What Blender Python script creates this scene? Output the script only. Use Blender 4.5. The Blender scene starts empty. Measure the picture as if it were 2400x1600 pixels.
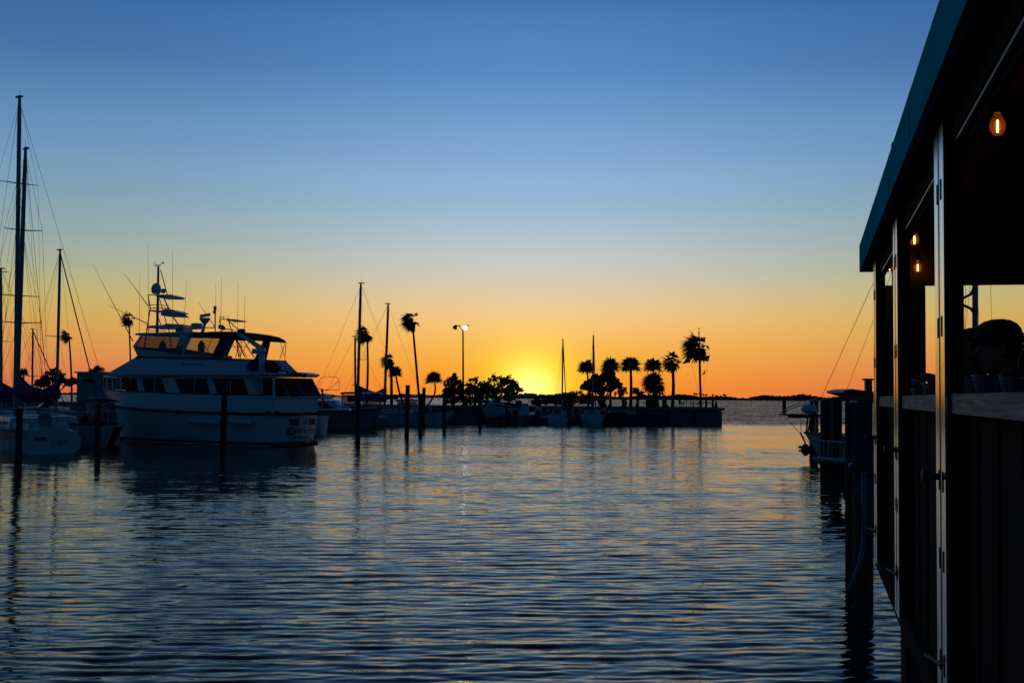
import bpy, bmesh, math, random
import numpy as np
from mathutils import Vector, Matrix, Euler
R = math.radians
sc = bpy.context.scene
C = sc.collection

# ---------------------------------------------------------------- camera
F = 3000.0                       # focal length in pixels of the 2400 px wide photograph
CAM = Vector((0, 0, 2.65))
PITCH, ROLL = R(2.46), R(-0.40)
cam = bpy.data.cameras.new('camera')
cam.sensor_width = 36.0
cam.lens = 36.0 * F / 2400.0
cam.clip_start, cam.clip_end = 0.05, 20000
cam_o = bpy.data.objects.new('camera', cam)
C.objects.link(cam_o)
CM = Matrix.Rotation(R(90) + PITCH, 3, 'X') @ Matrix.Rotation(-ROLL, 3, 'Z')
cam_o.matrix_world = Matrix.Translation(CAM) @ CM.to_4x4()
sc.camera = cam_o

# ---------------------------------------------------------------- sky, sun, exposure
def lin(c):
    c = c / 255.0
    return c / 12.92 if c <= 0.04045 else ((c + 0.055) / 1.055) ** 2.4
def s2l(r, g, b): return (lin(r), lin(g), lin(b), 1.0)
SUN_AZ = R(0.86)
world = bpy.data.worlds.new('World'); sc.world = world; world.use_nodes = True
def build_sky():
    nt = world.node_tree; nt.nodes.clear(); N = nt.nodes.new; L = nt.links.new
    def M(op, a, b=None, c=None, clamp=False):
        n = N('ShaderNodeMath'); n.operation = op; n.use_clamp = clamp
        for i, v in enumerate((a, b, c)):
            if v is None: continue
            if isinstance(v, (int, float)): n.inputs[i].default_value = v
            else: L(v, n.inputs[i])
        return n.outputs[0]
    def MIX(f, a, b, kind='MIX'):
        n = N('ShaderNodeMix'); n.data_type = 'RGBA'; n.blend_type = kind
        for s, v in ((n.inputs[0], f), (n.inputs[6], a), (n.inputs[7], b)):
            if isinstance(v, (int, float)): s.default_value = v
            elif isinstance(v, tuple): s.default_value = v
            else: L(v, s)
        return n.outputs[2]
    def RAMP(f, stops):
        n = N('ShaderNodeValToRGB'); cr = n.color_ramp; cr.interpolation = 'CARDINAL'
        while len(cr.elements) < len(stops): cr.elements.new(0.5)
        for e, (p, c) in zip(cr.elements, stops):
            e.position = p; e.color = s2l(*c)
        L(f, n.inputs[0]); return n.outputs[0]
    tc = N('ShaderNodeTexCoord')
    vn = N('ShaderNodeVectorMath'); vn.operation = 'NORMALIZE'; L(tc.outputs['Generated'], vn.inputs[0])
    sp = N('ShaderNodeSeparateXYZ'); L(vn.outputs[0], sp.inputs[0])
    elev = M('ARCSINE', M('MAXIMUM', sp.outputs[2], 0.0))                 # radians, 0 at and below the horizon
    p = M('POWER', M('DIVIDE', elev, math.pi / 2), 0.5)
    az = M('ARCTAN2', sp.outputs[0], sp.outputs[1])                        # 0 along +Y
    daz = M('ABSOLUTE', M('SUBTRACT', az, SUN_AZ))
    def q(deg): return math.sqrt(deg / 90.0)
    A = RAMP(p, [(0, (255, 142, 36)), (q(.6), (255, 154, 44)), (q(1.4), (254, 171, 58)), (q(2.4), (253, 187, 90)), (q(3.4), (250, 199, 128)), (q(4.4), (233, 203, 160)),
                 (q(5.4), (212, 204, 186)), (q(6.4), (194, 202, 202)), (q(8.2), (160, 190, 212)), (q(10.2), (138, 176, 216)), (q(12.2), (116, 160, 208)), (q(14), (95, 143, 198)), (q(17.2), (72, 119, 178)), (q(30), (27, 54, 96)), (q(55), (11, 27, 56)), (1, (7, 23, 50))])
    B = RAMP(p, [(0, (216, 110, 74)), (q(.6), (221, 122, 75)), (q(1.5), (224, 142, 80)), (q(2.4), (222, 159, 85)), (q(3.4), (213, 173, 94)), (q(4.4), (198, 181, 118)), (q(5.4), (176, 179, 147)),
                 (q(6.6), (156, 173, 168)), (q(8.2), (136, 166, 180)), (q(10.2), (116, 156, 190)), (q(12.2), (96, 141, 186)), (q(14), (77, 122, 172)), (q(17.2), (54, 100, 154)), (q(30), (24, 50, 90)), (q(55), (10, 26, 54)), (1, (7, 23, 50))])
    Cc = RAMP(p, [(0, (28, 53, 70)), (q(3), (25, 57, 77)), (q(8), (18, 60, 86)), (q(17), (13, 56, 87)), (q(40), (9, 39, 72)), (1, (7, 24, 52))])
    fab = M('SMOOTHSTEP', 0, R(1), daz) if False else None
    mr = N('ShaderNodeMapRange'); mr.interpolation_type = 'SMOOTHSTEP'; L(daz, mr.inputs[0])
    mr.inputs[1].default_value = 0.0; mr.inputs[2].default_value = R(21)
    mr2 = N('ShaderNodeMapRange'); mr2.interpolation_type = 'SMOOTHSTEP'; L(daz, mr2.inputs[0])
    mr2.inputs[1].default_value = R(17); mr2.inputs[2].default_value = R(80)
    col = MIX(mr.outputs[0], A, B)
    col = MIX(mr2.outputs[0], col, Cc)
    # glow round the place where the sun has just gone down
    gz = M('MULTIPLY', M('SUBTRACT', elev, R(0.35)), 1.15)
    d2 = M('ADD', M('MULTIPLY', daz, daz), M('MULTIPLY', gz, gz))
    for sig, c in ((1.85, (0.25, 0.58, 0.008, 1)), (1.0, (0.5, 0.42, 0.30, 1)), (3.8, (0.0, 0.06, 0.0, 1))):
        g = M('EXPONENT', M('MULTIPLY', d2, -1.0 / R(sig) ** 2))
        gm = N('ShaderNodeVectorMath'); gm.operation = 'SCALE'; gm.inputs[0].default_value = c[:3]; L(g, gm.inputs[3])
        col = MIX(1.0, col, gm.outputs[0], 'ADD')
    sky = N('ShaderNodeTexSky'); sky.sky_type = 'NISHITA'; sky.sun_disc = False
    sky.sun_elevation = R(-0.5); sky.sun_rotation = SUN_AZ; sky.altitude = 0
    sky.air_density = 1.0; sky.dust_density = 0.6; sky.ozone_density = 4.0
    b1 = N('ShaderNodeBackground'); b1.inputs[1].default_value = 0.96; L(col, b1.inputs[0])
    b2 = N('ShaderNodeBackground'); b2.inputs[1].default_value = 0.009; L(sky.outputs[0], b2.inputs[0])
    add = N('ShaderNodeAddShader'); L(b1.outputs[0], add.inputs[0]); L(b2.outputs[0], add.inputs[1])
    out = N('ShaderNodeOutputWorld'); L(add.outputs[0], out.inputs[0])
build_sky()
sun = bpy.data.lights.new('sun', 'SUN'); sun.energy = 0.12; sun.angle = R(0.5); sun.color = (1.0, 0.55, 0.22)
sun_o = bpy.data.objects.new('sun', sun); C.objects.link(sun_o)
sdir = Vector((math.sin(SUN_AZ) * math.cos(R(-.5)), math.cos(SUN_AZ) * math.cos(R(-.5)), math.sin(R(-.5))))
sun_o.rotation_euler = (-sdir).to_track_quat('-Z', 'Y').to_euler()
vs = sc.view_settings
vs.view_transform = 'Standard'; vs.look = 'None'; vs.exposure = 0.0; vs.gamma = 1.0; vs.use_curve_mapping = False

# ---------------------------------------------------------------- helpers
def ray(px, py):
    return (CM @ Vector(((px - 1200) / F, -(py - 800) / F, -1.0))).normalized()
def P(px, py, Y):
    """world point at distance Y in front of the camera that the photograph shows at (px, py)"""
    d = ray(px, py); return CAM + d * (Y / d.y)
def px_of(v):
    q = CM.transposed() @ (Vector(v) - CAM); return (1200 - q.x / q.z * F, 800 + q.y / q.z * F)
def GX(px, Y):
    """world X on the water at distance Y"""
    return P(px, 930, Y).x

MATS = {}
def mat(name, col, rough=0.6, metal=0.0, var=0.12, scale=6.0, bump=0.0, emit=None, estr=0.0, spec=0.5, trans=0.0, tcol=None, stretch=None):
    if name in MATS: return MATS[name]
    m = bpy.data.materials.new(name); m.use_nodes = True
    nt = m.node_tree; N = nt.nodes.new; L = nt.links.new
    b = nt.nodes['Principled BSDF']; out = nt.nodes['Material Output']
    b.inputs['Roughness'].default_value = rough; b.inputs['Metallic'].default_value = metal
    b.inputs['Specular IOR Level'].default_value = spec
    tc = N('ShaderNodeTexCoord'); nz = N('ShaderNodeTexNoise'); nz.inputs['Scale'].default_value = scale; nz.inputs['Detail'].default_value = 5
    src = tc.outputs['Object']
    if stretch:
        mp = N('ShaderNodeMapping'); mp.inputs['Scale'].default_value = stretch; L(src, mp.inputs[0]); src = mp.outputs[0]
    L(src, nz.inputs['Vector'])
    cr = N('ShaderNodeValToRGB'); cr.color_ramp.elements[0].position = 0.3; cr.color_ramp.elements[1].position = 0.7
    cr.color_ramp.elements[0].color = tuple(max(0, c * (1 - var)) for c in col[:3]) + (1,)
    cr.color_ramp.elements[1].color = tuple(min(1, c * (1 + var)) for c in col[:3]) + (1,)
    L(nz.outputs['Fac'], cr.inputs[0]); L(cr.outputs[0], b.inputs['Base Color'])
    if bump:
        bp = N('ShaderNodeBump'); bp.inputs['Strength'].default_value = bump; bp.inputs['Distance'].default_value = 0.02
        L(nz.outputs['Fac'], bp.inputs['Height']); L(bp.outputs[0], b.inputs['Normal'])
    if emit:
        b.inputs['Emission Color'].default_value = tuple(emit) + (1,); b.inputs['Emission Strength'].default_value = estr
    if trans:
        t = N('ShaderNodeBsdfTransparent'); t.inputs[0].default_value = tuple(tcol or (1, 1, 1)) + (1,)
        mx = N('ShaderNodeMixShader'); mx.inputs[0].default_value = trans
        L(b.outputs[0], mx.inputs[1]); L(t.outputs[0], mx.inputs[2]); L(mx.outputs[0], out.inputs[0])
    MATS[name] = m; return m

white = mat('white_gelcoat', (.66, .68, .70), .22, var=.05, scale=3)
offwhite = mat('weathered_white', (.58, .59, .58), .4, var=.10, scale=5)
grey_hull = mat('grey_gelcoat', (.25, .27, .29), .3, var=.08)
navy = mat('navy_canvas', (.018, .024, .12), .85, var=.2, scale=20, bump=.3)
navy_paint = mat('navy_paint', (.012, .018, .10), .3, var=.1)
black = mat('black_rubber', (.012, .012, .013), .6, var=.2)
dark = mat('dark_paint', (.03, .032, .035), .5, var=.2)
maroon = mat('brown_hull_paint', (.055, .025, .02), .45, var=.25, scale=4)
glass = mat('tinted_window', (.006, .007, .008), .12, var=.1, spec=.25)
clear = mat('clear_vinyl', (.26, .25, .25), .25, trans=.66, tcol=(.84, .82, .82), var=.2, scale=2)
alu = mat('mast_aluminium', (.20, .21, .22), .45, .5, var=.1, scale=3)
steel = mat('stainless_steel', (.42, .43, .45), .3, .9, var=.1)
wire = mat('rigging_wire', (.05, .05, .05), .5, .5)
wood_pile = mat('wet_piling_wood', (.035, .030, .026), .85, var=.35, scale=6, bump=.6, stretch=(6, 6, .6))
green_pile = mat('weathered_piling_wood', (.035, .046, .042), .85, var=.35, scale=6, bump=.6, stretch=(6, 6, .6))
teak = mat('teak_wood', (.16, .09, .05), .6, var=.25, scale=8, stretch=(1, 8, 8))
concrete = mat('seawall_concrete', (.13, .13, .125), .9, var=.25, scale=2.5, bump=.5)
grass = mat('dry_grass_ground', (.045, .055, .022), .95, var=.4, scale=3, bump=.8)
leafm = mat('leaf_green', (.035, .05, .018), .8, var=.4, scale=2)
palmm = mat('palm_frond_green', (.04, .055, .022), .7, var=.35, scale=3)
bark = mat('palm_bark', (.07, .055, .042), .95, var=.3, scale=9, bump=.6)
skin = mat('skin', (.22, .12, .085), .55, var=.06)
red = mat('red_paint', (.35, .03, .02), .5)
blackm = mat('black_metal', (.015, .015, .016), .45, .4)

class MB:
    def __init__(s): s.v = []; s.f = []; s.mi = []
    def add(s, vs, fs, mi=0):
        o = len(s.v); s.v += [tuple(v) for v in vs]; s.f += [tuple(i + o for i in f) for f in fs]; s.mi += [mi] * len(fs); return s
    def box(s, c, d, rz=0, ry=0, rx=0, mi=0):
        m = Euler((rx, ry, rz)).to_matrix(); c = Vector(c); h = Vector(d) / 2
        vs = [c + m @ Vector((x * h.x, y * h.y, z * h.z)) for z in (-1, 1) for y in (-1, 1) for x in (-1, 1)]
        return s.add(vs, [(0, 2, 3, 1), (4, 5, 7, 6), (0, 1, 5, 4), (2, 6, 7, 3), (0, 4, 6, 2), (1, 3, 7, 5)], mi)
    def bevbox(s, c, d, b=.02, rz=0, mi=0):
        """box with chamfered vertical and horizontal edges"""
        m = Euler((0, 0, rz)).to_matrix(); c = Vector(c); hx, hy, hz = d[0] / 2, d[1] / 2, d[2] / 2
        rings = []
        for z, i in ((-hz, b), (-hz + b, 0), (hz - b, 0), (hz, b)):
            x, y = hx - i, hy - i
            rings.append([c + m @ Vector(p) for p in ((-x, -y + b, z), (-x + b, -y, z), (x - b, -y, z), (x, -y + b, z), (x, y - b, z), (x - b, y, z), (-x + b, y, z), (-x, y - b, z))])
        return s.loft(rings, True, True, True, mi)
    def loft(s, rings, closed=True, cap0=True, cap1=True, mi=0):
        n = len(rings[0]); vs = [p for r in rings for p in r]; fs = []
        for i in range(len(rings) - 1):
            for j in range(n if closed else n - 1):
                k = (j + 1) % n
                fs.append((i * n + j, i * n + k, (i + 1) * n + k, (i + 1) * n + j))
        if cap0: fs.append(tuple(reversed(range(n))))
        if cap1: fs.append(tuple(range((len(rings) - 1) * n, len(rings) * n)))
        return s.add(vs, fs, mi)
    def tube(s, pts, r, n=6, mi=0, cap=True):
        pts = [Vector(p) for p in pts]; rs = r if isinstance(r, (list, tuple)) else [r] * len(pts)
        rings = []; up = None
        for i, p in enumerate(pts):
            d = (pts[min(i + 1, len(pts) - 1)] - pts[max(i - 1, 0)])
            d = d.normalized() if d.length > 1e-9 else Vector((0, 0, 1))
            if up is None: a = d.cross(Vector((0, 0, 1)) if abs(d.z) < .95 else Vector((1, 0, 0))).normalized()
            else:
                a = up - d * up.dot(d); a = a.normalized() if a.length > 1e-6 else up
            up = a; b = d.cross(a)
            rings.append([p + (a * math.cos(t) + b * math.sin(t)) * rs[i] for t in [2 * math.pi * k / n for k in range(n)]])
        return s.loft(rings, True, cap, cap, mi)
    def lathe(s, c, prof, n=12, mi=0, axis=None):
        c = Vector(c); q = Vector((0, 0, 1)).rotation_difference(Vector(axis)) if axis else None
        rings = []
        for r, z in prof:
            ring = [Vector((r * math.cos(2 * math.pi * k / n), r * math.sin(2 * math.pi * k / n), z)) for k in range(n)]
            rings.append([c + (q @ p if q else p) for p in ring])
        return s.loft(rings, True, True, True, mi)
    def ball(s, c, r, n=10, mi=0):
        r = r if isinstance(r, (tuple, list)) else (r, r, r); c = Vector(c); rings = []
        for i in range(1, n // 2 + 2):
            a = -math.pi / 2 + math.pi * (i - .5) / (n // 2 + 1)
            rings.append([c + Vector((r[0] * math.cos(a) * math.cos(2 * math.pi * k / n), r[1] * math.cos(a) * math.sin(2 * math.pi * k / n), r[2] * math.sin(a))) for k in range(n)])
        return s.loft(rings, True, True, True, mi)
    def prism(s, poly, off, mi=0):
        """polygon (3-D points) thickened by the vector off"""
        off = Vector(off); a = [Vector(p) for p in poly]
        return s.loft([a, [p + off for p in a]], True, True, True, mi)
    def build(s, name, m, parent=None, smooth=False, fix=True):
        me = bpy.data.meshes.new(name); me.from_pydata([tuple(v) for v in s.v], [], s.f)
        ms = m if isinstance(m, (list, tuple)) else [m]
        for q in ms: me.materials.append(q)
        if len(ms) > 1: me.polygons.foreach_set('material_index', s.mi)
        if fix:
            bm = bmesh.new(); bm.from_mesh(me); bmesh.ops.recalc_face_normals(bm, faces=bm.faces); bm.to_mesh(me); bm.free()
        if smooth: me.polygons.foreach_set('use_smooth', [True] * len(me.polygons))
        me.update()
        o = bpy.data.objects.new(name, me); C.objects.link(o)
        if parent is not None: o.parent = parent
        return o
def tag(o, label=None, cat=None, group=None, kind=None):
    for k, v in (('label', label), ('category', cat), ('group', group), ('kind', kind)):
        if v: o[k] = v
    return o
def thing(name, label, cat, loc=(0, 0, 0), rz=0.0, group=None):
    o = bpy.data.objects.new(name, None); o.empty_display_size = .2; C.objects.link(o)
    o.location = loc; o.rotation_euler = (0, 0, rz); tag(o, label, cat, group); return o
def to_local(o, w):
    m = Matrix.Translation(o.location) @ Matrix.Rotation(o.rotation_euler.z, 4, 'Z'); return m.inverted() @ Vector(w)
def hit_local(o, px, py, y):
    """local point on the plane local-y = y of thing o that the photograph shows at (px, py)"""
    m = Matrix.Translation(o.location) @ Matrix.Rotation(o.rotation_euler.z, 4, 'Z'); i = m.inverted()
    c = i @ CAM; d = i.to_3x3() @ ray(px, py); t = (y - c.y) / d.y; return c + d * t
def hit_local_x(o, px, py, x):
    m = Matrix.Translation(o.location) @ Matrix.Rotation(o.rotation_euler.z, 4, 'Z'); i = m.inverted()
    c = i @ CAM; d = i.to_3x3() @ ray(px, py); t = (x - c.x) / d.x; return c + d * t
def text_part(txt, size, mx, m, parent, name='lettering', shear=.25, depth=.004):
    cu = bpy.data.curves.new(name, 'FONT'); cu.body = txt; cu.size = size; cu.shear = shear; cu.extrude = depth; cu.align_x = 'CENTER'; cu.align_y = 'CENTER'
    t = bpy.data.objects.new(name, cu); C.objects.link(t); bpy.context.view_layer.update()
    me = bpy.data.meshes.new_from_object(t.evaluated_get(bpy.context.evaluated_depsgraph_get())); bpy.data.objects.remove(t)
    me.transform(mx); me.materials.clear(); me.materials.append(m)
    o = bpy.data.objects.new(name, me); C.objects.link(o); o.parent = parent; return o

# ---------------------------------------------------------------- water
def build_water():
    rng = np.random.default_rng(4)
    ys = list(np.array([-60., -12., -2., 2., 4.])) + list(np.geomspace(5.5, 75, 860)) + list(np.geomspace(78, 9000, 90))
    ys = np.array(ys)
    ss = np.concatenate([np.linspace(-4, -.62, 14)[:-1], np.linspace(-.62, .62, 330), np.linspace(.62, 4, 14)[1:]])
    W = np.maximum(ys, 5.5)
    X = W[:, None] * ss[None, :]; Y = np.repeat(ys[:, None], len(ss), 1)
    dY = np.gradient(ys)[:, None]
    Z = np.zeros_like(X)
    for i in range(84):
        lam = math.exp(rng.uniform(math.log(.13), math.log(.72)))
        th = rng.normal(R(96), .24 if lam > .25 else .42); ph = rng.uniform(0, 2 * math.pi)
        kx, ky = 2 * math.pi / lam * math.cos(th), 2 * math.pi / lam * math.sin(th)
        a = .0135 * lam / (2 * math.pi) * (1.3 if .16 < lam < .40 else .75)
        # the ripple dies where the mesh is too coarse to carry it (the material's relief goes on there)
        wgt = np.clip(lam / (dY * 3.0) - .6, 0, 1)
        gust = .75 + .45 * np.sin(X * rng.uniform(.05, .25) + Y * rng.uniform(.05, .25) + rng.uniform(0, 6))
        u = kx * X + ky * Y + ph
        Z += a * wgt * gust * (np.sin(u) + .30 * np.sin(2 * u + .9) + .10 * np.sin(3 * u + 1.8))
    Z *= 1 - .40 * np.clip((-X - 2) / 12, 0, 1) * np.clip((Y - 18) / 14, 0, 1)          # calmer among the moored boats
    nr, nc = X.shape
    v = np.stack([X, Y, Z], -1).reshape(-1, 3)
    idx = np.arange(nr * nc).reshape(nr, nc)
    f = np.stack([idx[:-1, :-1], idx[:-1, 1:], idx[1:, 1:], idx[1:, :-1]], -1).reshape(-1, 4)
    me = bpy.data.meshes.new('water')
    me.vertices.add(len(v)); me.vertices.foreach_set('co', v.ravel())
    me.loops.add(f.size); me.loops.foreach_set('vertex_index', f.ravel().astype(np.int32))
    me.polygons.add(len(f)); me.polygons.foreach_set('loop_start', np.arange(0, f.size, 4, dtype=np.int32))
    me.update(calc_edges=True); me.polygons.foreach_set('use_smooth', [True] * len(f))
    m = bpy.data.materials.new('sea_water'); m.use_nodes = True
    nt = m.node_tree; N = nt.nodes.new; L = nt.links.new
    nt.nodes.remove(nt.nodes['Principled BSDF'])
    df = N('ShaderNodeBsdfDiffuse'); df.inputs[0].default_value = (.002, .008, .013, 1)          # murky depth
    gl = N('ShaderNodeBsdfGlossy'); gl.inputs[0].default_value = (.88, .80, .69, 1)              # surface mirror, its tint set to dim and warm the reflected sky
    fr = N('ShaderNodeFresnel'); fr.inputs['IOR'].default_value = 1.333
    mxs = N('ShaderNodeMixShader'); L(fr.outputs[0], mxs.inputs[0]); L(df.outputs[0], mxs.inputs[1]); L(gl.outputs[0], mxs.inputs[2]); L(mxs.outputs[0], nt.nodes['Material Output'].inputs[0])
    tc = N('ShaderNodeTexCoord'); h = None
    # small slopes of the surface from noise, in x and y, at three sizes of ripple
    for sx, sy, scl, amp in ((.36, 1, 4.2, 1.0), (.34, 1, 1.3, .7), (.45, 1, 9.0, .75)):
        mp = N('ShaderNodeMapping'); mp.inputs['Scale'].default_value = (sx, sy, 1); mp.inputs['Rotation'].default_value = (0, 0, R(-6)); L(tc.outputs['Object'], mp.inputs[0])
        nz = N('ShaderNodeTexNoise'); nz.inputs['Scale'].default_value = scl; nz.inputs['Detail'].default_value = 2; nz.inputs['Distortion'].default_value = .3; L(mp.outputs[0], nz.inputs['Vector'])
        sb_ = N('ShaderNodeVectorMath'); sb_.operation = 'SUBTRACT'; L(nz.outputs['Color'], sb_.inputs[0]); sb_.inputs[1].default_value = (.5, .545, .5)
        ml = N('ShaderNodeVectorMath'); ml.operation = 'MULTIPLY'; L(sb_.outputs[0], ml.inputs[0]); ml.inputs[1].default_value = (.45 * amp, amp, 0)
        if h is None: h = ml.outputs[0]
        else:
            ad = N('ShaderNodeVectorMath'); L(h, ad.inputs[0]); L(ml.outputs[0], ad.inputs[1]); h = ad.outputs[0]
    # calm in the basin close by, small ripples farther out, open choppy water beyond the spit
    sep = N('ShaderNodeSeparateXYZ'); L(tc.outputs['Object'], sep.inputs[0])
    cr = N('ShaderNodeValToRGB'); mr = N('ShaderNodeMapRange'); mr.inputs[1].default_value = 0; mr.inputs[2].default_value = 200; L(sep.outputs[1], mr.inputs[0]); L(mr.outputs[0], cr.inputs[0])
    E = cr.color_ramp.elements
    E[0].position = .08; E[0].color = (.07,) * 3 + (1,); E[1].position = .25; E[1].color = (.15,) * 3 + (1,)
    e = E.new(.60); e.color = (.17,) * 3 + (1,); e = E.new(.70); e.color = (1,) * 3 + (1,)
    cr3 = N('ShaderNodeMath'); cr3.operation = 'MULTIPLY'; cr3.inputs[1].default_value = 2.0; L(cr.outputs[0], cr3.inputs[0])
    pz = N('ShaderNodeTexNoise'); pz.inputs['Scale'].default_value = .09; pz.inputs['Detail'].default_value = 2; L(tc.outputs['Object'], pz.inputs['Vector'])
    mp2 = N('ShaderNodeMapRange'); mp2.inputs[1].default_value = .35; mp2.inputs[2].default_value = .65; mp2.inputs[3].default_value = .55; mp2.inputs[4].default_value = 1.3; L(pz.outputs['Fac'], mp2.inputs[0])
    st = N('ShaderNodeMath'); st.operation = 'MULTIPLY'; L(cr3.outputs[0], st.inputs[0]); L(mp2.outputs[0], st.inputs[1])
    lee = N('ShaderNodeMapRange'); lee.interpolation_type = 'SMOOTHSTEP'; L(sep.outputs[0], lee.inputs[0])       # sheltered slick towards the right-hand dock
    lee.inputs[1].default_value = 3; lee.inputs[2].default_value = 19; lee.inputs[3].default_value = 1.0; lee.inputs[4].default_value = .5
    leef = N('ShaderNodeMapRange'); L(sep.outputs[1], leef.inputs[0]); leef.inputs[1].default_value = 122; leef.inputs[2].default_value = 134
    lmx = N('ShaderNodeMix'); L(leef.outputs[0], lmx.inputs[0]); L(lee.outputs[0], lmx.inputs[2]); lmx.inputs[3].default_value = 1.0
    lel = N('ShaderNodeMapRange'); lel.interpolation_type = 'SMOOTHSTEP'; L(sep.outputs[0], lel.inputs[0]); lel.inputs[1].default_value = -14; lel.inputs[2].default_value = -3; lel.inputs[3].default_value = .5; lel.inputs[4].default_value = 1.0
    lm2 = N('ShaderNodeMath'); lm2.operation = 'MULTIPLY'; L(lmx.outputs[0], lm2.inputs[0]); L(lel.outputs[0], lm2.inputs[1]); lmx = lm2
    st2 = N('ShaderNodeMath'); st2.operation = 'MULTIPLY'; L(st.outputs[0], st2.inputs[0]); L(lmx.outputs[0], st2.inputs[1])
    sl = N('ShaderNodeVectorMath'); sl.operation = 'SCALE'; L(h, sl.inputs[0]); L(st2.outputs[0], sl.inputs[3])
    ro = N('ShaderNodeMapRange'); ro.inputs[1].default_value = 12; ro.inputs[2].default_value = 150; ro.inputs[3].default_value = .04; ro.inputs[4].default_value = .17; L(sep.outputs[1], ro.inputs[0]); L(ro.outputs[0], gl.inputs['Roughness'])
    ge = N('ShaderNodeNewGeometry')
    an = N('ShaderNodeVectorMath'); L(ge.outputs['Normal'], an.inputs[0]); L(sl.outputs[0], an.inputs[1])
    nn = N('ShaderNodeVectorMath'); nn.operation = 'NORMALIZE'; L(an.outputs[0], nn.inputs[0]); L(nn.outputs[0], gl.inputs['Normal']); L(nn.outputs[0], fr.inputs['Normal'])
    me.materials.append(m)
    o = bpy.data.objects.new('water', me); C.objects.link(o); tag(o, kind='structure')
build_water()
sb = MB().box((0, 3000, -3.2), (20000, 14000, .4)).build('seabed', dark); tag(sb, kind='structure')
# ---------------------------------------------------------------- far shore, spit
rnd = random.Random(11)
def far_shore():
    # low shore curving away to the left, a wood on it
    def shore_y(px): return 1500 if px > 1500 else 1500 + (1500 - px) * .9
    pts = [(px, shore_y(px)) for px in range(-300, 2801, 50)]
    b = MB(); rings = []
    for px, Y in pts:
        x = GX(px, Y)
        rings.append([(x, Y, -.4), (x, Y + 2, .9), (x, Y + 260, 1.0), (x, Y + 260, -.4)])
    b.loft(rings); tag(b.build('far_shore', grass), kind='structure')
    w = MB()
    n = 1500
    for i in range(n):
        px = -300 + 3100 * i / n + rnd.uniform(-1, 1); Y = shore_y(px) + rnd.uniform(12, 60); x = GX(px, Y); k = Y / 1500
        h = (3.2 + 1.3 * math.sin(px * .021) + .9 * math.sin(px * .067 + 1) + rnd.uniform(-.8, 1.2)) * k
        if px < 1200: h *= .62
        if px > 1640: h *= 1.12
        w.ball((x, Y, .8 + h * .45), (2.6 * k, 4, h * .6), 6)
        if 1545 < px < 1700 and rnd.random() < .16:                    # flat-topped pines above the rest
            t = rnd.uniform(5.2, 7.6); w.tube([(x, Y, 1), (x, Y, t)], .3, 4); w.ball((x + rnd.uniform(-1, 1), Y, t), (rnd.uniform(1.4, 2.6), 2, 1.1), 6)
    tag(w.build('far_wood', leafm, fix=False), 'dark low wood along the far shore of the bay', 'wood', kind='stuff')
far_shore()

SPIT_Z = 1.66
def spit():
    xr = P(1691, 954, 124).x
    front = [(-130, 136), (-60, 132), (-30, 128), (-8, 126), (xr, 124)]
    back = [(xr, 139), (-8, 142), (-30, 146), (-60, 156), (-130, 175)]
    poly = front + back
    g = MB().prism([(x, y, SPIT_Z - .25) for x, y in [(-129, 137), (-60, 133), (-30, 128.6), (-8, 126.6), (xr - .6, 124.6), (xr - .6, 138.4), (-8, 141.4), (-30, 145), (-60, 155), (-129, 174)]], (0, 0, .24))
    tag(g.build('spit_ground', grass), kind='structure')
    wall = thing('seawall', 'dark concrete seawall round the spit with a projecting cap', 'seawall', (0, 0, 0))
    MB().prism([(x, y, -1.2) for x, y in poly], (0, 0, 2.62)).build('core', concrete, wall)
    cap = MB()
    ring = poly + [poly[0]]
    for (x0, y0), (x1, y1) in zip(ring[:-1], ring[1:]):
        a, b2 = Vector((x0, y0, SPIT_Z - .10)), Vector((x1, y1, SPIT_Z - .10)); d = b2 - a
        cap.box((a + b2) / 2, (d.length + .3, .62, .24), rz=math.atan2(d.y, d.x))
    cap.build('cap', concrete, wall)
    # precast panels of the wall face, one by one, with battered piles between them
    k = 0
    for (x0, y0), (x1, y1) in zip(front[1:-1], front[2:]):
        a, b2 = Vector((x0, y0, 0)), Vector((x1, y1, 0)); d = b2 - a; n = int(d.length / 2.5); rz = math.atan2(d.y, d.x); nv = Vector((d.y, -d.x, 0)).normalized()
        for i in range(n):
            p = a + d * ((i + .5) / n) + nv * .05; k += 1
            MB().box((p.x, p.y, .5), (d.length / n - .10, .14, 1.7), rz=rz).build('panel', concrete, wall)
            q = a + d * (i / n) + nv * .22
            MB().tube([(q.x, q.y, -1.2), (q.x, q.y, SPIT_Z - .28)], .15, 8).build('pile', wood_pile, wall)
    p = Vector((xr + .04, 131.5, .5))
    for i in range(6): MB().box((xr + .04, 125.5 + i * 2.4, .5), (.14, 2.3, 1.7)).build('panel', concrete, wall)
spit()

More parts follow.
